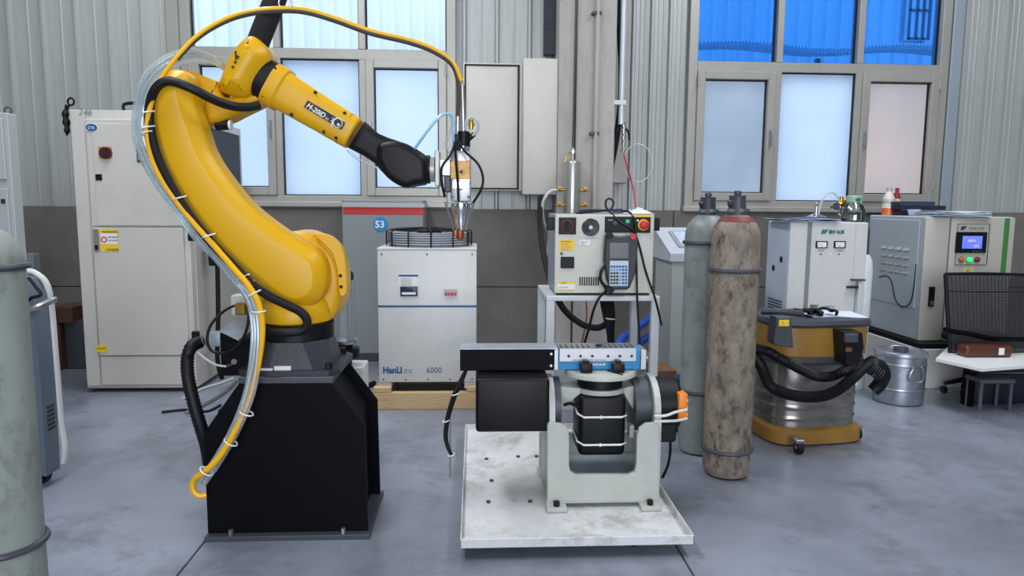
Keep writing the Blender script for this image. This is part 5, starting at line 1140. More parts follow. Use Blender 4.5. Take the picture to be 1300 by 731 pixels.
for x_ in (722, 737, 752, 772, 787, 802):
    p = at(x_, 452, Yb0-0.0005); B().cyl(p, p+Vector((0, 0.002, 0)), 0.0068, n=14).done('hole', black_print, fpn)
for i in range(14):
    x_ = a+(b_-a)*(i+0.5)/14
    if i in (6, 7): continue
    B().box(x_-0.006, x_+0.006, Yb0+0.02, Yb0+0.05, bZ1+0.0035, bZ1+0.0045).box(x_-0.003, x_+0.003, Yb0+0.06, Yb0+0.09, bZ1+0.0035, bZ1+0.0045).done('slot', black_print, fpn, smooth=False)
p = at(760, 441, Yb0+0.05); B().cyl((p.x, Yb0+0.05, bZ1+0.004), (p.x, Yb0+0.05, bZ1+0.012), 0.014, n=6).done('hex_bolt', black_satin, t)
text('PRECISION VISE TYPE  TWO PLACE', 0.010, at(727, 458.2, Yb0-0.001), black_print, fpn)
text('3R MODULAR', 0.014, at(745, 463.8, Yb0+0.011), white_print, t, bold=0.0004)
p = at(822, 456, Yb0); B().cyl((fx1, Yb0+0.03, p.z), (fx1+0.012, Yb0+0.03, p.z), 0.009, n=10).done('knob', brass, t)
for x_ in (745, 786):
    k = pbox('toe_clamp', black_satin, t, (x_-7.5, 462, x_+7.5, 474), Yb0-0.05, 0.049, 0.006, 2)
    pbox('clamp_stud', black_satin, k, (x_-4, 458, x_+3, 463), Yb0-0.03, 0.02, 0.003)
t = thing('twin_cable', 'pair of black cables tied together dropping from the beam end', 'cables', at(571, 578, Yb0+0.02))
for d_ in (0, 3.5): B().tube(px([(592-d_*0.3, 470, Yb0+0.05), (586-d_, 486, Yb0+0.03), (578-d_, 504, Yb0+0.02), (570-d_*0.8, 530, Yb0+0.02), (567-d_*0.7, 552, Yb0+0.02), (569-d_*0.5, 566, Yb0+0.02), (574-d_*0.3, 578, Yb0+0.02)]), 0.0068).done('cable', black_rubber, t)
for x_, y_ in ((578, 500), (566, 534), (573, 577)): B().torus(at(x_, y_, Yb0+0.02), 0.016, 0.003, axis=(-0.3, 0, 1), n=14, k=5).done('tie', white_print, t)

# ================================================================ ROBOT PEDESTAL
PF = 2.90
t = thing('robot_pedestal', 'black steel plate pedestal with sloping shoulders under the yellow robot', 'pedestal', (-0.8, 3.2, 0))
ol = xz([(264, 672), (259, 560), (262, 545), (303, 487), (420, 484), (463, 540), (467, 665)], PF)
gnd = 0.022
ol = [(x_, max(z_, gnd) if z_ > 0.06 else gnd) for x_, z_ in ol]
PX0, PX1 = ol[0][0], ol[-1][0]
DEP = 0.40
ztp = ol[3][1]
B().slab(ol, [(0, PF), (0, PF+0.012)]).done('front_plate', black_metal, t, smooth=False)
B().slab(ol, [(0, PF+DEP-0.012), (0, PF+DEP)]).done('rear_plate', black_metal, t, smooth=False)
ctr = [(x_*0.985+(-0.8)*0.015, z_) for x_, z_ in ol]
for (a, c) in ((0, 1), (1, 2), (2, 3)):
    p0, p1 = ol[a], ol[c]
    B().prism([Vector((p0[0]+0.014, PF+0.012, p0[1])), Vector((p1[0]+0.014, PF+0.012, p1[1])), Vector((p1[0]+0.026, PF+0.012, p1[1]-0.004)), Vector((p0[0]+0.026, PF+0.012, p0[1]))], (0, DEP-0.024, 0)).done('side_plate', black_metal, t, smooth=False)
# recessed panel on the far flank, edge flange left proud
for (a, c) in ((4, 5), (5, 6)):
    p0, p1 = ol[a], ol[c]
    B().prism([Vector((p0[0]-0.045, PF+0.012, p0[1]-0.0)), Vector((p1[0]-0.045, PF+0.012, p1[1])), Vector((p1[0]-0.06, PF+0.012, p1[1])), Vector((p0[0]-0.06, PF+0.012, p0[1]-0.0))], (0, DEP-0.024, 0)).done('side_plate', black_metal, t, smooth=False)
B().box(ol[3][0], ol[4][0]+0.01, PF-0.006, PF+DEP+0.006, ztp+0.0005, ztp+0.028, 0.003).done('top_plate', dark_cast, t)
B().box(PX0-0.004, PX1+0.012, PF-0.035, PF+DEP+0.03, 0.0, 0.021, 0.002).done('base_plate', dark_cast, t)
for xx in (PX0+0.10, PX1-0.10):
    for yy in (PF-0.018, PF+DEP+0.015): B().cyl((xx, yy, 0.02), (xx, yy, 0.045), 0.011, n=6).done('anchor_bolt', steel, t)

# ================================================================ ROBOT
RC = Vector((at(377, 430, 3.12).x, 3.12, 0)); zb_ = ztp+0.029
t = thing('industrial_robot', 'large yellow six-axis robot arm with black wrist on the black pedestal', 'robot arm', (RC.x, RC.y, zb_))
# base casting
zf1 = at(370, 421, 3.05).z; 
bx0, bx1 = at(302, 480, PF+0.03).x, at(431, 480, PF+0.03).x
def rect(cx, cy, hx, hy, z, ch=0.04):
    return [Vector(p) for p in ((cx-hx+ch, cy-hy, z), (cx+hx-ch, cy-hy, z), (cx+hx, cy-hy+ch, z), (cx+hx, cy+hy-ch, z), (cx+hx-ch, cy+hy, z), (cx-hx+ch, cy+hy, z), (cx-hx, cy+hy-ch, z), (cx-hx, cy-hy+ch, z))]
bcx = (bx0+bx1)/2; bh = (bx1-bx0)/2
base_grey = M('near_black_casting', S(40, 43, 50), 0.42, var=0.15, vs=5, bump=0.1)
B().rings([rect(bcx, 3.1, bh, 0.195, zb_), rect(bcx, 3.1, bh, 0.195, zb_+0.022)]).done('base_flange', base_grey, t, smooth=False)
B().rings([rect(bcx-0.01, 3.1, bh*0.86, 0.175, zb_+0.022, 0.07), rect(RC.x, 3.1, 0.155, 0.15, zf1-0.03, 0.09)]).done('base_casting', base_grey, t, smooth=False)
for sx in (-1, 1):
    for yy in (2.94, 3.26): B().cyl((bcx+sx*(bh-0.045), yy, zb_+0.022), (bcx+sx*(bh-0.045), yy, zb_+0.048), 0.014, n=6).done('flange_bolt', black_satin, t)
lb = pbox('rating_plate', label_white, t, (348, 465, 369, 472), 2.918, 0.02, 0); pbox('rating_plate', label_white, t, (322, 468, 346, 471.5), 2.915, 0.02, 0)
# black slewing ring
B().cyl((RC.x, RC.y, zf1-0.032), (RC.x, RC.y, zf1+0.035), 0.160, n=44).done('slewing_ring', black_satin, t)
# turret
zt_0 = at(375, 410, 3.04).z
B().lathe([(0.14, 0), (0.152, 0.008), (0.155, 0.04), (0.14, 0.09), (0.10, 0.13)], (RC.x, RC.y, zf1+0.036), n=40).done('turret_base', yellow, t)
def rounded(r, y0, y1, k=5):                         # pillow profile layers
    L_ = []
    for i in range(k+1):
        a_ = math.pi/2*i/k; L_.append((r*(1-math.sin(a_)), y0+r*(1-math.cos(a_))))
    for i in range(k+1):
        a_ = math.pi/2*i/k; L_.append((r*(1-math.cos(a_)), y1-r*(1-math.sin(a_))))
    return L_
def smooth_outline(L_, Y, k=5, closed=True):
    P = catmull([Vector((p[0], p[1], 0)) for p in L_], True, k); return xz([(p.x, p.y) for p in P], Y)
tur = smooth_outline([(352, 330), (332, 355), (330, 385), (340, 405), (368, 413), (402, 411), (428, 400), (440, 380), (443, 350), (436, 322), (418, 302), (395, 292), (370, 297)], 3.30)
B().slab(tur, rounded(0.035, 3.10, 3.38)).done('turret_body', yellow, t)
cov = smooth_outline([(398, 296), (420, 300), (436, 318), (440, 345), (440, 372), (431, 374), (428, 345), (422, 322), (408, 307)], 3.08, 4)
B().slab(cov, [(0.004, 3.075), (0, 3.08), (0, 3.12)]).done('side_cover', yellow, t)
for x_, y_ in ((432, 350), (433, 364)): p = at(x_, y_, 3.074); B().cyl(p, p+Vector((0, 0.004, 0)), 0.008, n=12).done('cover_bolt', black_satin, t)
# rim plates and ribs low on the turret
for x_, y_, r_ in ((371, 377, 0.5), (400, 392, 0.45), (388, 398, 0.2)): 
    p = at(x_, y_, 3.03); B().box(p.x-0.008, p.x+0.008, 3.03, 3.11, p.z-0.022, p.z+0.022, 0.004, mat=Matrix.Rotation(-r_, 4, 'Y')).done('rib', yellow, t)
pbox('connector_window', black_satin, t, (356, 402, 372, 411), 3.045, 0.03, 0.006)
pbox('rim_block', yellow, t, (352, 393, 408, 401), 3.035, 0.10, 0.012, 3)
p = at(392, 307, 3.15); B().torus(p, 0.019, 0.005, axis=(0.3, 1, 0)).cyl((p.x, p.y, p.z-0.04), (p.x, p.y, p.z-0.018), 0.008, n=10).done('eye_bolt', chrome, t)
# lower arm (banana casting), near side of the turret
YA = 2.98
arm = [(206, 90), (222, 86), (236, 95), (243, 130), (255, 164), (264, 190), (282, 219), (314, 258), (350, 287), (381, 307), (402, 321), (412, 342), (411, 368), (399, 386), (376, 393), (350, 383), (326, 364), (300, 342), (270, 312), (242, 277), (218, 240), (202, 208), (192, 176), (187, 150), (190, 115)]
AO = smooth_outline(arm, YA, 4)
B().slab(AO, [(0.052, YA-0.022), (0.045, YA-0.02), (0.012, YA+0.018), (0.003, YA+0.03), (0.0, YA+0.045), (0.0, YA+0.12), (0.02, YA+0.14)]).done('lower_arm', yellow, t, ang=40)
# raised block at the shoulder end and joint discs
hub = smooth_outline([(352, 345), (385, 320), (404, 332), (408, 358), (396, 380), (374, 386), (352, 372)], YA-0.02, 4)
p2 = at(378, 352, YA); 
B().cyl((p2.x, YA+0.14, p2.z), (p2.x, 3.11, p2.z), 0.155, n=40).done('shoulder_joint', yellow, t)
pe = at(216, 122, YA)
for x_, y_ in ((196, 162), (200, 175), (323, 344), (336, 357)): p = at(x_, y_, YA-0.0); B().box(p.x-0.014, p.x+0.014, YA-0.005, YA+0.05, p.z-0.014, p.z+0.014, 0.006, 2, mat=Matrix.Rotation(0.6, 4, 'Y')).done('hose_lug', yellow, t)
# elbow housing behind the lower arm
YE = 3.14
el = smooth_outline([(205, 100), (228, 92), (246, 100), (262, 108), (275, 106), (283, 122), (303, 120), (326, 118), (330, 128), (303, 142), (283, 152), (262, 157), (246, 157), (225, 150), (206, 135)], YE, 4)
B().slab(el, rounded(0.03, YE, YE+0.17)).done('elbow_casting', yellow, t)
B().prism([at(238, 88, YE), at(275, 103, YE), at(270, 118, YE), at(240, 112, YE)], (0, 0.14, 0)).done('bracket', yellow, t, smooth=False)
B().cyl((pe.x, YA+0.13, pe.z), (pe.x, YE+0.02, pe.z), 0.085, n=30).done('elbow_joint', yellow, t)
p = at(243, 126, YE-0.012)
for x_, y_ in ((253, 125), (251, 134)): p = at(x_, y_, YE-0.012); B().cyl(p, p+Vector((0, 0.02, 0)), 0.016, n=16).done('socket', black_satin, t)
q = at(290, 158, YE+0.05); B().cyl(at(275, 157, YE+0.05), at(292, 157, YE+0.05), 0.030, 0.026, n=20).done('motor_end', black_satin, t)
B().cyl(at(291, 158.5, YE+0.02), at(294, 158.5, YE+0.02), 0.020, n=16).done('white_cap', white_print, t)
# rear forearm body (swivel housing)
YR = 3.10
sw = smooth_outline([(314, 43), (300, 53), (288, 70), (279, 90), (273, 110), (284, 118), (300, 122), (313, 120), (324, 103), (338, 78), (337, 62), (327, 49)], YR, 5)
B().slab(sw, [(0.06, YR-0.03), (0.045, YR-0.022), (0.012, YR+0.005), (0.0, YR+0.04), (0.0, YR+0.17), (0.02, YR+0.20), (0.05, YR+0.215)]).done('swivel_housing', yellow, t, ang=50)
b = B()
for i, (dx_, dy_) in enumerate(((302, 72), (298.5, 79), (295.5, 85))): b.cyl(at(dx_, dy_, YR-0.034), at(dx_, dy_, YR-0.028), 0.006, n=8)
b.box(at(302.5, 72, YR).x-0.003, at(302.5, 72, YR).x+0.003, YR-0.034, YR-0.028, at(302, 74, YR).z-0.012, at(302, 72, YR).z+0.016); b.done('safety_marks', black_print, t)
# axis of the forearm
A0 = at(338.5, 103, 3.2); A1 = at(451, 171, 3.2); ax = (A1-A0).normalized(); perp = Vector((-ax.z, 0, ax.x))
if perp.z < 0: perp = -perp
def along(d): return A0+ax*d
LF = (A1-A0).length
def ringsq(c, hw, hd, p=3.0, n=36):
    out = []
    for i in range(n):
        a_ = 2*math.pi*i/n; c_, s_ = math.cos(a_), math.sin(a_)
        out.append(c+perp*hw*math.copysign(abs(c_)**(2/p), c_)+Vector((0, 1, 0))*hd*math.copysign(abs(s_)**(2/p), s_))
    return out
w0 = 0.098; w1 = 0.073
B().rings([ringsq(along(-0.13), 0.125, 0.108, 2.3), ringsq(along(-0.050), w0+0.004, 0.105, 2.3), ringsq(along(-0.042), w0-0.005, 0.098, 2.3)]).done('swivel_cone', yellow, t)
B().rings([ringsq(along(-0.043), w0-0.006, 0.096, 2.4), ringsq(along(0.028), w0-0.006, 0.095, 2.4)]).done('black_ring', black_rubber, t)
B().rings([ringsq(along(0.024), w0-0.014, 0.088, 3.2), ringsq(along(0.028), w0-0.003, 0.097, 3.2), ringsq(along(0.078), w0-0.004, 0.096, 3.2), ringsq(along(0.086), w0-0.014, 0.09, 3.2)]).done('forearm_collar', yellow, t)
B().rings([ringsq(along(0.08), w0-0.014, 0.088, 3.6), ringsq(along(0.28), w0-0.022, 0.082, 3.6), ringsq(along(LF-0.012), w1, 0.074, 3.6), ringsq(along(LF-0.004), w1-0.008, 0.068, 3.6)]).done('forearm_tube', yellow, t)
B().rings([ringsq(along(LF-0.046), w1+0.0015, 0.0755, 3.6), ringsq(along(LF-0.043), w1+0.0015, 0.0755, 3.6)]).done('seam', dark_cast, t)
for d_, s_ in ((0.032, 0.8), (0.045, -0.75), (0.18, -0.93), (0.33, -0.93), (LF-0.05, -0.9), (LF-0.07, 0.92), (0.22, 0.95)):
    hw = w0-0.016-(w0-w1)*d_/LF; p = along(d_)+perp*hw*s_; B().cyl(p+Vector((0, -0.090+0.02*d_/LF, 0)), p+Vector((0, -0.06, 0)), 0.007, n=10).done('bolt', black_satin, t)
# name plate on the forearm
ang_ = math.atan2(-ax.z, ax.x)
yp_ = 3.2-0.0875
s0, s1 = 0.212, 0.372
def onarm(d, h, y): return along(d)+perp*h+Vector((0, y-3.2, 0))
b = B(); b.prism([onarm(s0, -0.012, yp_), onarm(s1+0.02, -0.012, yp_), onarm(s1+0.02, 0.022, yp_), onarm(s0, 0.022, yp_)], (0, 0.004, 0)); npl = b.done('name_plate', black_print, t, smooth=False)
text('M-20iD', 0.030, onarm(s0+0.006, -0.008, yp_-0.001), label_white, npl, tilt=ang_, shear=0.2, bold=0.0007, width=0.088)
text('/25', 0.014, onarm(s0+0.097, -0.008, yp_-0.001), label_white, npl, tilt=ang_)
text('FANUC', 0.011, onarm(s0+0.006, 0.0135, yp_-0.001), red_print, npl, tilt=ang_, bold=0.0003)
B().torus(onarm(s1-0.006, 0.005, yp_-0.001), 0.0185, 0.002, axis=(0, 1, 0), n=26, k=5).done('logo_ring', label_white, npl)
B().cyl(onarm(s1-0.006, 0.005, yp_-0.001), onarm(s1-0.006, 0.005, yp_-0.003), 0.016, n=22).done('logo_disc', black_print, npl)
B().ball(onarm(s1-0.0, 0.0, yp_-0.004), 0.006, (1, 0.3, 1)).done('logo_dot', label_white, npl)
text('(', 0.045, onarm(s1-0.032, -0.010, yp_-0.001), label_white, npl, tilt=ang_+math.pi*0, bold=0.001); text('X', 0.028, onarm(s1-0.038, -0.005, yp_-0.001), label_white, npl, tilt=ang_)
# wrist
YW = 3.125
wr0 = [(461.5, 153), (470, 161), (480, 169), (492, 174), (504, 178), (516, 182), (529, 189), (538, 195), (542, 200), (542.5, 231), (538, 234), (526, 236), (514, 238.5), (504, 234), (492, 225), (483, 217), (475, 207), (460, 197), (440.5, 187), (449, 171)]
WO = xz(wr0[:-1], YW)
B().slab(WO, rounded(0.028, YW+0.0, YW+0.15, 6)).done('wrist_casting', black_satin, t, ang=50)
ov = smooth_outline([(482, 181), (505, 179), (528, 190), (541, 203), (541, 230), (526, 235), (514, 238), (500, 232), (487, 221), (479, 206), (477, 192)], YW-0.02, 4)
B().slab(ov, rounded(0.03, YW-0.022, YW+0.05, 5)).done('wrist_cover', black_satin, t, ang=50)
fx = at(541, 215, 3.2); 
B().cyl((fx.x, 3.2, fx.z), (fx.x+0.018, 3.2, fx.z), 0.062, n=32).done('wrist_flange', black_satin, t)

# ================================================================ CUTTING HEAD
t = thing('laser_cutting_head', 'silver laser head with copper nozzle held by the robot wrist', 'laser head', (at(583, 215, 3.2).x, 3.2, at(583, 305, 3.2).z))
B().cyl((fx.x+0.019, 3.2, fx.z), (at(552, 215, 3.2).x, 3.2, fx.z), 0.055, n=30).done('adapter', alu, t)
pbox('mount_plate', alu, t, (552, 191, 558, 236), 3.14, 0.13, 0.003); pbox('spacer_block', steel, t, (558, 202, 572, 223), 3.15, 0.10, 0.003)
pbox('drive_unit', dark_cast, t, (564, 223, 572, 244), 3.14, 0.10, 0.005)
hb = pbox('head_body', M('satin_silver', S(200, 202, 204), 0.28, metal=0.7, var=0.08), t, (572, 192, 598, 256), 3.15, 0.11, 0.008, 2)
pbox('gold_plate', gold_foil, hb, (572, 204, 597, 227), 3.143, 0.008, 0.002); text('▲', 0.022, at(582, 218, 3.142), black_print, hb, tilt=0.5)
for x_, y_ in ((574, 232), (595, 232), (574, 250), (595, 250), (585, 240)): p = at(x_, y_, 3.147); B().cyl(p, p+Vector((0, 0.004, 0)), 0.006, n=10).done('screw', dark_cast, hb)
pbox('lower_drawer', chrome, hb, (574, 229, 596, 240), 3.14, 0.01, 0.003)
hx_ = at(585, 260, 3.2).x
def lz(y_): return at(585, y_, 3.2).z
B().lathe([(0.045, lz(258)), (0.046, lz(262)), (0.040, lz(268)), (0.03, lz(276)), (0.03, lz(280)), (0.021, lz(292))][::-1], (hx_, 3.2, 0), n=28).done('focus_tube', chrome, t)
B().lathe([(0.005, lz(306)), (0.014, lz(304)), (0.019, lz(300)), (0.020, lz(293)), (0.017, lz(292))], (at(584, 300, 3.2).x, 3.2, 0), n=24).done('copper_nozzle', copper, t)
B().lathe([(0.010, lz(300)), (0.012, lz(297)), (0.012, lz(292))], (at(578.5, 300, 3.18).x, 3.16, 0), n=18).done('side_nozzle', copper, t)
for xa, xb in ((566, 576), (601, 592)): B().tube([at(xa, 256, 3.16), at((xa+xb)/2+(-2 if xa < 580 else 2), 268, 3.16), at(xb, 292, 3.17)], 0.004).done('gas_line', steel, t); p = at(xa, 256, 3.16); B().cyl(p, at(xa+(2 if xa < 580 else -2), 263, 3.16), 0.008, n=10).done('fitting', steel, t)
B().cyl(at(587, 192, 3.2), at(587, 186, 3.2), 0.034, n=24).done('collar', chrome, t)
B().cyl(at(588, 186, 3.2), at(588.5, 167, 3.2), 0.032, 0.028, n=22).done('fibre_connector', black_satin, t)
pbox('black_clamp', black_satin, t, (575, 170, 584, 190), 3.15, 0.05, 0.006)
B().cyl(at(588.5, 167, 3.2), at(588, 145, 3.2), 0.013, n=16).cyl(at(588, 145, 3.2), at(587, 108, 3.2), 0.011, 0.009, n=16).done('strain_relief', steel, t)
B().cyl(at(581, 171, 3.2), at(581, 148, 3.2), 0.011, n=14).done('cooling_fitting', steel, t)
B().cyl(at(598, 164, 3.22), at(598, 152, 3.22), 0.010, n=12).cyl(at(594, 158, 3.22), at(603, 158, 3.22), 0.007, n=10).done('brass_fitting', brass, t)
B().cyl(at(594, 177, 3.2), at(602, 170, 3.2), 0.012, n=12).done('elbow_plug', black_rubber, t)

# ================================================================ HOSES AND CABLES ON THE ROBOT
Yh = 2.92
yc = [(262, 628, 2.83), (252, 629, 2.82), (245, 621, 2.82), (247, 608, 2.82), (262, 597, 2.80), (280, 578, 2.80), (298, 548, 2.81), (312, 518, 2.82), (322, 488, 2.83), (330, 450, 2.84), (333, 415, 2.85), (328, 385, 2.86), (315, 362, 2.88), (296, 340, 2.9), (270, 310, Yh), (245, 282, Yh), (220, 250, Yh), (202, 222, Yh), (191, 195, Yh), (187, 165, Yh), (191, 135, Yh), (205, 100, Yh), (225, 72, 2.95), (250, 46, 3.0), (280, 27, 3.05), (310, 16, 3.1), (345, 11, 3.12), (385, 12, 3.15), (425, 23, 3.18), (470, 39, 3.2), (520, 51, 3.2), (552, 63, 3.2), (575, 80, 3.2), (586, 103, 3.2)]
o = B().tube(px(yc), lambda u: 0.0122-0.003*min(1, max(0, (u-0.45)*5)), n=10, smooth=6).done('fibre_cable', yellow_cable); tag(o, 'yellow laser fibre cable looping from the floor over the robot arm to the laser head', 'cable')
bk = [(p[0]-0.5, p[1]+3.4, p[2]+0.0) for p in yc[22:-1]]+[(582, 110, 3.21), (581, 148, 3.21)]
o = B().tube(px(bk), 0.0095, n=8, smooth=6).done('cooling_hose', M('brown_grey_hose', S(70, 64, 50), 0.45)); tag(o, 'dark hose running beside the yellow fibre cable above the robot', 'hose')
h1 = [(330, 133, 3.08), (314, 136, 3.06), (292, 134, 3.02), (268, 125, 2.96), (243, 112, 2.92), (215, 103, 2.91), (198, 112, 2.91), (190, 135, 2.93), (191, 165, 2.93), (200, 200, 2.93), (218, 238, 2.93), (243, 277, 2.93), (270, 310, 2.93), (296, 337, 2.92), (318, 360, 2.92), (340, 375, 2.93), (362, 386, 2.93), (382, 396, 2.92), (390, 408, 2.92), (384, 419, 2.92), (360, 422, 2.92), (338, 420, 2.94)]
o = B().tube(px(h1), 0.0185, n=10, smooth=6).done('cable_conduit', black_rubber); tag(o, 'thick black conduit following the robot arm down to its base', 'conduit')
t = thing('transparent_hoses', 'bundle of clear plastic hoses wrapped along the outer side of the robot arm', 'hoses', at(258, 612, 2.83))
random.seed(11)
cp = [(256, 612, 2.83), (272, 590, 2.82), (292, 558, 2.82), (308, 525, 2.82), (318, 490, 2.83), (325, 450, 2.84), (326, 415, 2.85), (319, 385, 2.87), (305, 362, 2.88)]
for k in range(5):
    off = (k-2)*2.4
    B().tube(px([(p[0]+off+random.uniform(-1, 1), p[1]+random.uniform(-1, 1)+off*0.3, p[2]-0.008*(k % 2)) for p in cp]), 0.0085, n=8, smooth=5).done('clear_hose', clear, t)
cp2 = [(305, 362, 2.9), (280, 330, 2.93), (252, 300, 2.95), (226, 265, 2.95), (205, 235, 2.95), (187, 205, 2.95), (176, 175, 2.95), (176, 140, 2.95), (184, 108, 2.97), (200, 88, 3.0), (225, 74, 3.06), (250, 70, 3.12), (272, 76, 3.18), (284, 84, 3.22)]
for k in range(6):
    off = (k-2.5)*2.2
    P_ = [(p[0]+(off if i < 8 else off*0.8), p[1]+(off*1.2 if i >= 8 else -off*0.3)+random.uniform(-1, 1), p[2]-0.008*(k % 2)) for i, p in enumerate(cp2)]
    if k > 3: P_ = P_[5:]
    B().tube(px(P_), 0.0075, n=8, smooth=5).done('clear_hose', clear, t)
for x_, y_, yy, ax_ in ((313, 524, 2.815, (0.4, 0, 1)), (293, 561, 2.81, (0.6, 0, 1)), (262, 598, 2.80, (0.7, 0, 1)), (323, 372, 2.87, (-0.5, 0, 1)), (328, 395, 2.86, (0, 0, 1))): B().torus(at(x_, y_, yy), 0.027, 0.003, axis=ax_, n=18, k=5).done('tie', white_print, t)
for x_, y_ in ((225, 252), (262, 300), (184, 168), (184, 162), (306, 352), (312, 360), (184, 143)):
    p = at(x_, y_, 2.90); B().tube([p+Vector((-0.026, 0.03, -0.008)), p+Vector((0, -0.012, 0)), p+Vector((0.024, 0.03, 0.010))], 0.0032, smooth=3).done('cable_tie', white_print, t)
o = B().tube(px([(325, 62, 3.2), (330, 48, 3.2), (337, 30, 3.2), (346, 8, 3.2), (357, -25, 3.2), (372, -70, 3.2), (380, -120, 3.2)]), 0.047, n=16).done('black_umbilical', M('black_fabric_sleeve', S(20, 20, 24), 0.8, var=0.2, bump=0.3, bs=60)); tag(o, 'wide black sleeved umbilical rising from the robot shoulder out of view', 'umbilical')
o = B().torus(at(362, 4, 3.14), 0.03, 0.004, axis=(0.3, 1, 0)).done('hanging_ring', steel); tag(o, 'thin metal ring holding the yellow fibre cable under the umbilical', 'ring')
# small lines at the wrist and head
for i, (pp, r_, m_, nm, lb) in enumerate((
    ([(441, 191, 3.13), (455, 202, 3.12), (470, 209, 3.11), (480, 214, 3.11)], 0.005, clear, 'air_line', 'thin clear air line under the black wrist'),
    ([(527, 188, 3.15), (540, 170, 3.13), (553, 152, 3.13), (567, 144, 3.14), (577, 150, 3.15), (571, 168, 3.15), (566, 184, 3.15), (573, 196, 3.15)], 0.006, clear, 'air_line', 'pale clear hose arching from the wrist to the laser head'),
    ([(525, 190, 3.14), (543, 166, 3.12), (560, 147, 3.12), (572, 146, 3.14), (575, 165, 3.15), (576, 192, 3.15)], 0.006, M('pale_blue_hose', S(150, 190, 215), 0.35), 'air_line', 'pale blue hose arching from the wrist to the laser head'),
    ([(591, 165, 3.17), (592, 154, 3.16), (599, 149, 3.16), (607, 155, 3.16), (606, 166, 3.17), (600, 172, 3.18)], 0.006, M('milky_hose'), 'coolant_loop', 'small pale hose loop around the brass fitting of the laser head'),
    ([(579, 178, 3.12), (572, 196, 3.1), (561, 212, 3.08), (561, 232, 3.08), (565, 250, 3.1)], 0.0055, black_rubber, 'sensor_cable', 'outer black cable curving down the wrist side of the laser head'),
    ([(577, 180, 3.12), (579, 205, 3.11), (581, 230, 3.11), (582, 256, 3.12)], 0.0055, black_rubber, 'sensor_cable', 'black cable running straight down the front of the laser head'),
    ([(583, 180, 3.12), (590, 192, 3.1), (606, 207, 3.08), (613, 224, 3.08), (611, 240, 3.08), (601, 257, 3.1)], 0.0055, black_rubber, 'sensor_cable', 'black cable bowing out on the free side of the laser head'),
    ([(258, 450, 2.9), (252, 432, 2.88), (266, 390, 2.88), (280, 385, 2.88), (300, 390, 2.87)], 0.004, black_rubber, 'thin_cable', '')) ):
    if not lb: continue
    o = B().tube(px(pp), r_, n=8).done(nm, m_); tag(o, lb, 'cable' if 'cable' in nm else 'hose')

# junction box on the robot base side
t = thing('connector_box', 'black connector box with bright sloping lid beside the robot base', 'box', at(290, 480, 3.1))
YJ = 3.0
X0, X1, Z0, Z1 = R(280, 430, 318, 477, YJ)
B().box(X0, X1, YJ, YJ+0.18, Z0, Z1, 0.004).done('body', black_metal, t)
zl_ = at(280, 422, YJ).z; zh_ = at(302, 405, YJ+0.15).z
B().prism([Vector((X0, YJ, Z1)), at(280, 422, YJ), at(303, 433, YJ)], (0, 0.13, 0)).done('hood', black_metal, t, smooth=False)
b = B(); b.prism([at(280, 421.5, YJ-0.01), at(302, 404, YJ+0.14), at(326, 417, YJ+0.14), at(303, 432.5, YJ-0.01)], (0, 0.0, 0.006)); b.done('bright_lid', M('pale_blue_steel_lid', S(176, 186, 204), 0.25, metal=0.5, var=0.1), t, smooth=False)
pbox('grey_connector', steel_grey, t, (260, 423, 280, 440), YJ+0.02, 0.07, 0.006, 2)
B().cyl(at(260, 432, YJ+0.05), at(253, 434, YJ+0.05), 0.022, n=16).done('gland', steel, t)
B().cyl(at(286, 465, YJ-0.02), at(294, 463, YJ+0.0), 0.006, n=10).done('brass_tip', brass, t); B().cyl(at(297, 459, YJ-0.012), at(297, 459, YJ), 0.012, n=14).done('port', dark_cast, t)
pbox('white_terminal_box', white_paint, t, (293, 375, 312, 400), 3.3, 0.08, 0.004); pbox('brass_manifold', M('olive_brass', S(150, 125, 50), 0.35, metal=0.7), t, (298, 385, 312, 400), 3.16, 0.06, 0.006)
o = ribbed(px([(254, 434, YJ+0.05), (243, 440, 3.0), (238, 455, 2.98), (239, 480, 2.95), (247, 515, 2.93), (256, 545, 2.93), (262, 565, 2.95), (266, 590, 2.98)]), 0.026, 0.014, 0.002).done('armoured_hose', black_rubber, ang=60); tag(o, 'thick black corrugated hose curving from the connector box down beside the pedestal', 'hose')
pts = [(297, 388, 3.05), (284, 395, 3.0), (268, 412, 2.96), (263, 432, 2.95), (270, 446, 2.94), (288, 447, 2.93), (305, 435, 2.92), (314, 415, 2.91), (316, 395, 2.92)]
o = B().tube(px(pts), 0.006).done('looping_cable', black_rubber); tag(o, 'thin black cable looping in a circle before the connector box', 'cable')
o = B().tube(px([(251, 447, 2.97), (262, 456, 2.96), (275, 463, 2.96), (287, 465, 2.97)]), 0.0045).done('grey_lead', M('milky_hose')); tag(o, 'thin pale lead with brass tip plugged into the connector box', 'cable')

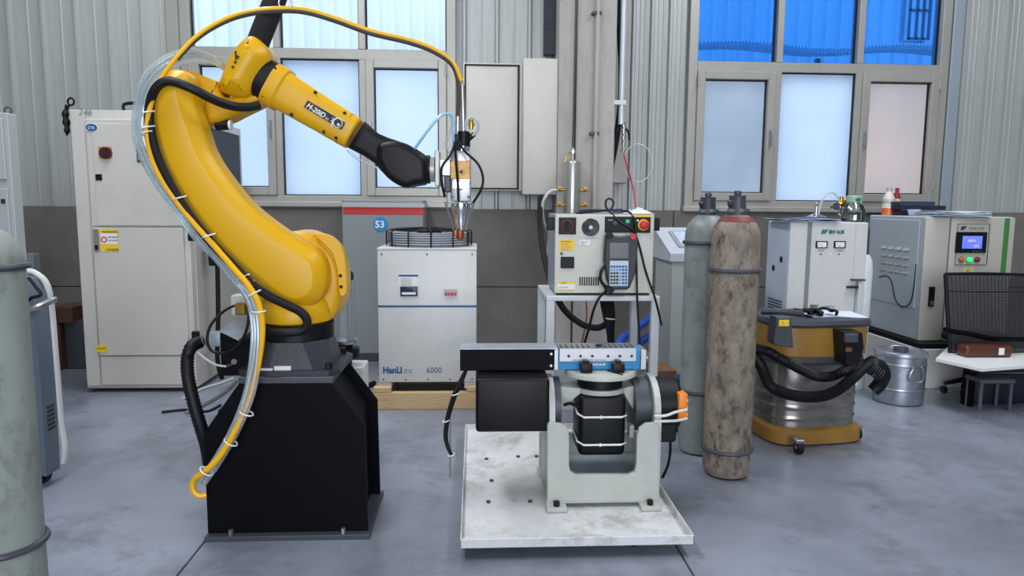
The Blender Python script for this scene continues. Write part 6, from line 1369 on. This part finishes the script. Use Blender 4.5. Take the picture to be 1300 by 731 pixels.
# lubricator with clear tube behind the robot
YL = 3.85
t = thing('filter_cylinder', 'clear tube filter with black caps behind the robot shoulder', 'filter', at(432, 470, YL))
q = at(434, 440, YL); rq = at(449, 400, YL).x-at(434, 400, YL).x
zt_, zb__ = at(436, 355, YL).z, at(434, 432, YL).z
qx = at(434, 400, YL).x
B().cyl((qx, YL, zb__), (qx, YL, zt_), rq, n=28, caps=False).done('clear_tube', clear, t)
B().lathe([(rq*1.02, 0), (rq*1.06, 0.01), (rq*1.06, 0.035), (rq*0.9, 0.045), (0.01, 0.046)], (qx, YL, zt_), n=28).done('black_cap', black_satin, t)
B().lathe([(0.01, -0.012), (rq*1.25, -0.012), (rq*1.3, 0), (rq*1.3, 0.008), (rq*1.0, 0.012)], (qx, YL, zb__), n=32).done('steel_collar', steel, t)
B().cyl((qx, YL, zb__-0.05), (qx, YL, zb__-0.012), 0.055, n=24).cyl((qx, YL, at(0, 440, YL).z-0.06), (qx, YL, zb__-0.04), rq*1.45, n=32).done('lower_body', black_satin, t)
for a_ in (0.5, 2.2, 3.9, 5.4): B().cyl((qx+rq*1.05*math.cos(a_), YL+rq*1.05*math.sin(a_), zb__), (qx+rq*1.05*math.cos(a_), YL+rq*1.05*math.sin(a_), zt_), 0.006, n=8).done('tie_rod', steel, t)
zlow = at(434, 462, YL).z
B().box(qx-0.06, qx+0.12, YL-0.06, YL+0.12, 0.0, zlow-0.004, 0.006).done('white_base', white_paint, t)
B().cyl((qx, YL, zlow-0.004), (qx, YL, zb__-0.05), 0.05, n=20).done('stem', black_satin, t)
o = B().box(qx-0.14, qx-0.063, YL-0.0, YL+0.06, 0, zlow, 0.005).done('white_post', white_paint); tag(o, 'white square post beside the clear tube filter', 'post')
# wires lying behind the pedestal
for i, (pp, r_, m_, nm, lb) in enumerate((
    ([(236, 518), (258, 508), (285, 492), (300, 478)], 0.012, steel, 'conduit_rod', 'bare steel rod leaning behind the pedestal, lowest of three'),
    ([(232, 500), (255, 488), (280, 480), (296, 474)], 0.010, M('milky_hose'), 'grey_hose', 'pale hose lying on the floor behind the pedestal'),
    ([(205, 517), (235, 514), (262, 516), (280, 508)], 0.009, black_rubber, 'floor_cable', 'black cable lying on the floor behind the pedestal'),
    ([(475, 480), (455, 487), (445, 482)], 0.02, black_rubber, 'floor_hose', 'black hose end lying on the floor beside the pallet'))):
    P_ = [fl(x_, y_+6, r_)+Vector((0, 0, 0)) for x_, y_ in pp]
    o = B().tube(P_, r_, n=8).done(nm, m_); tag(o, lb, 'hose' if 'hose' in nm else 'cable')
o = B().box(at(275, 490, 4.5).x, at(318, 490, 4.5).x, 4.5, 4.7, 0, 0.09, 0.004).done('timber_pallet', M('dark_timber', S(70, 56, 46), 0.8)); tag(o, 'dark timber block on the floor behind the connector box', 'timber')
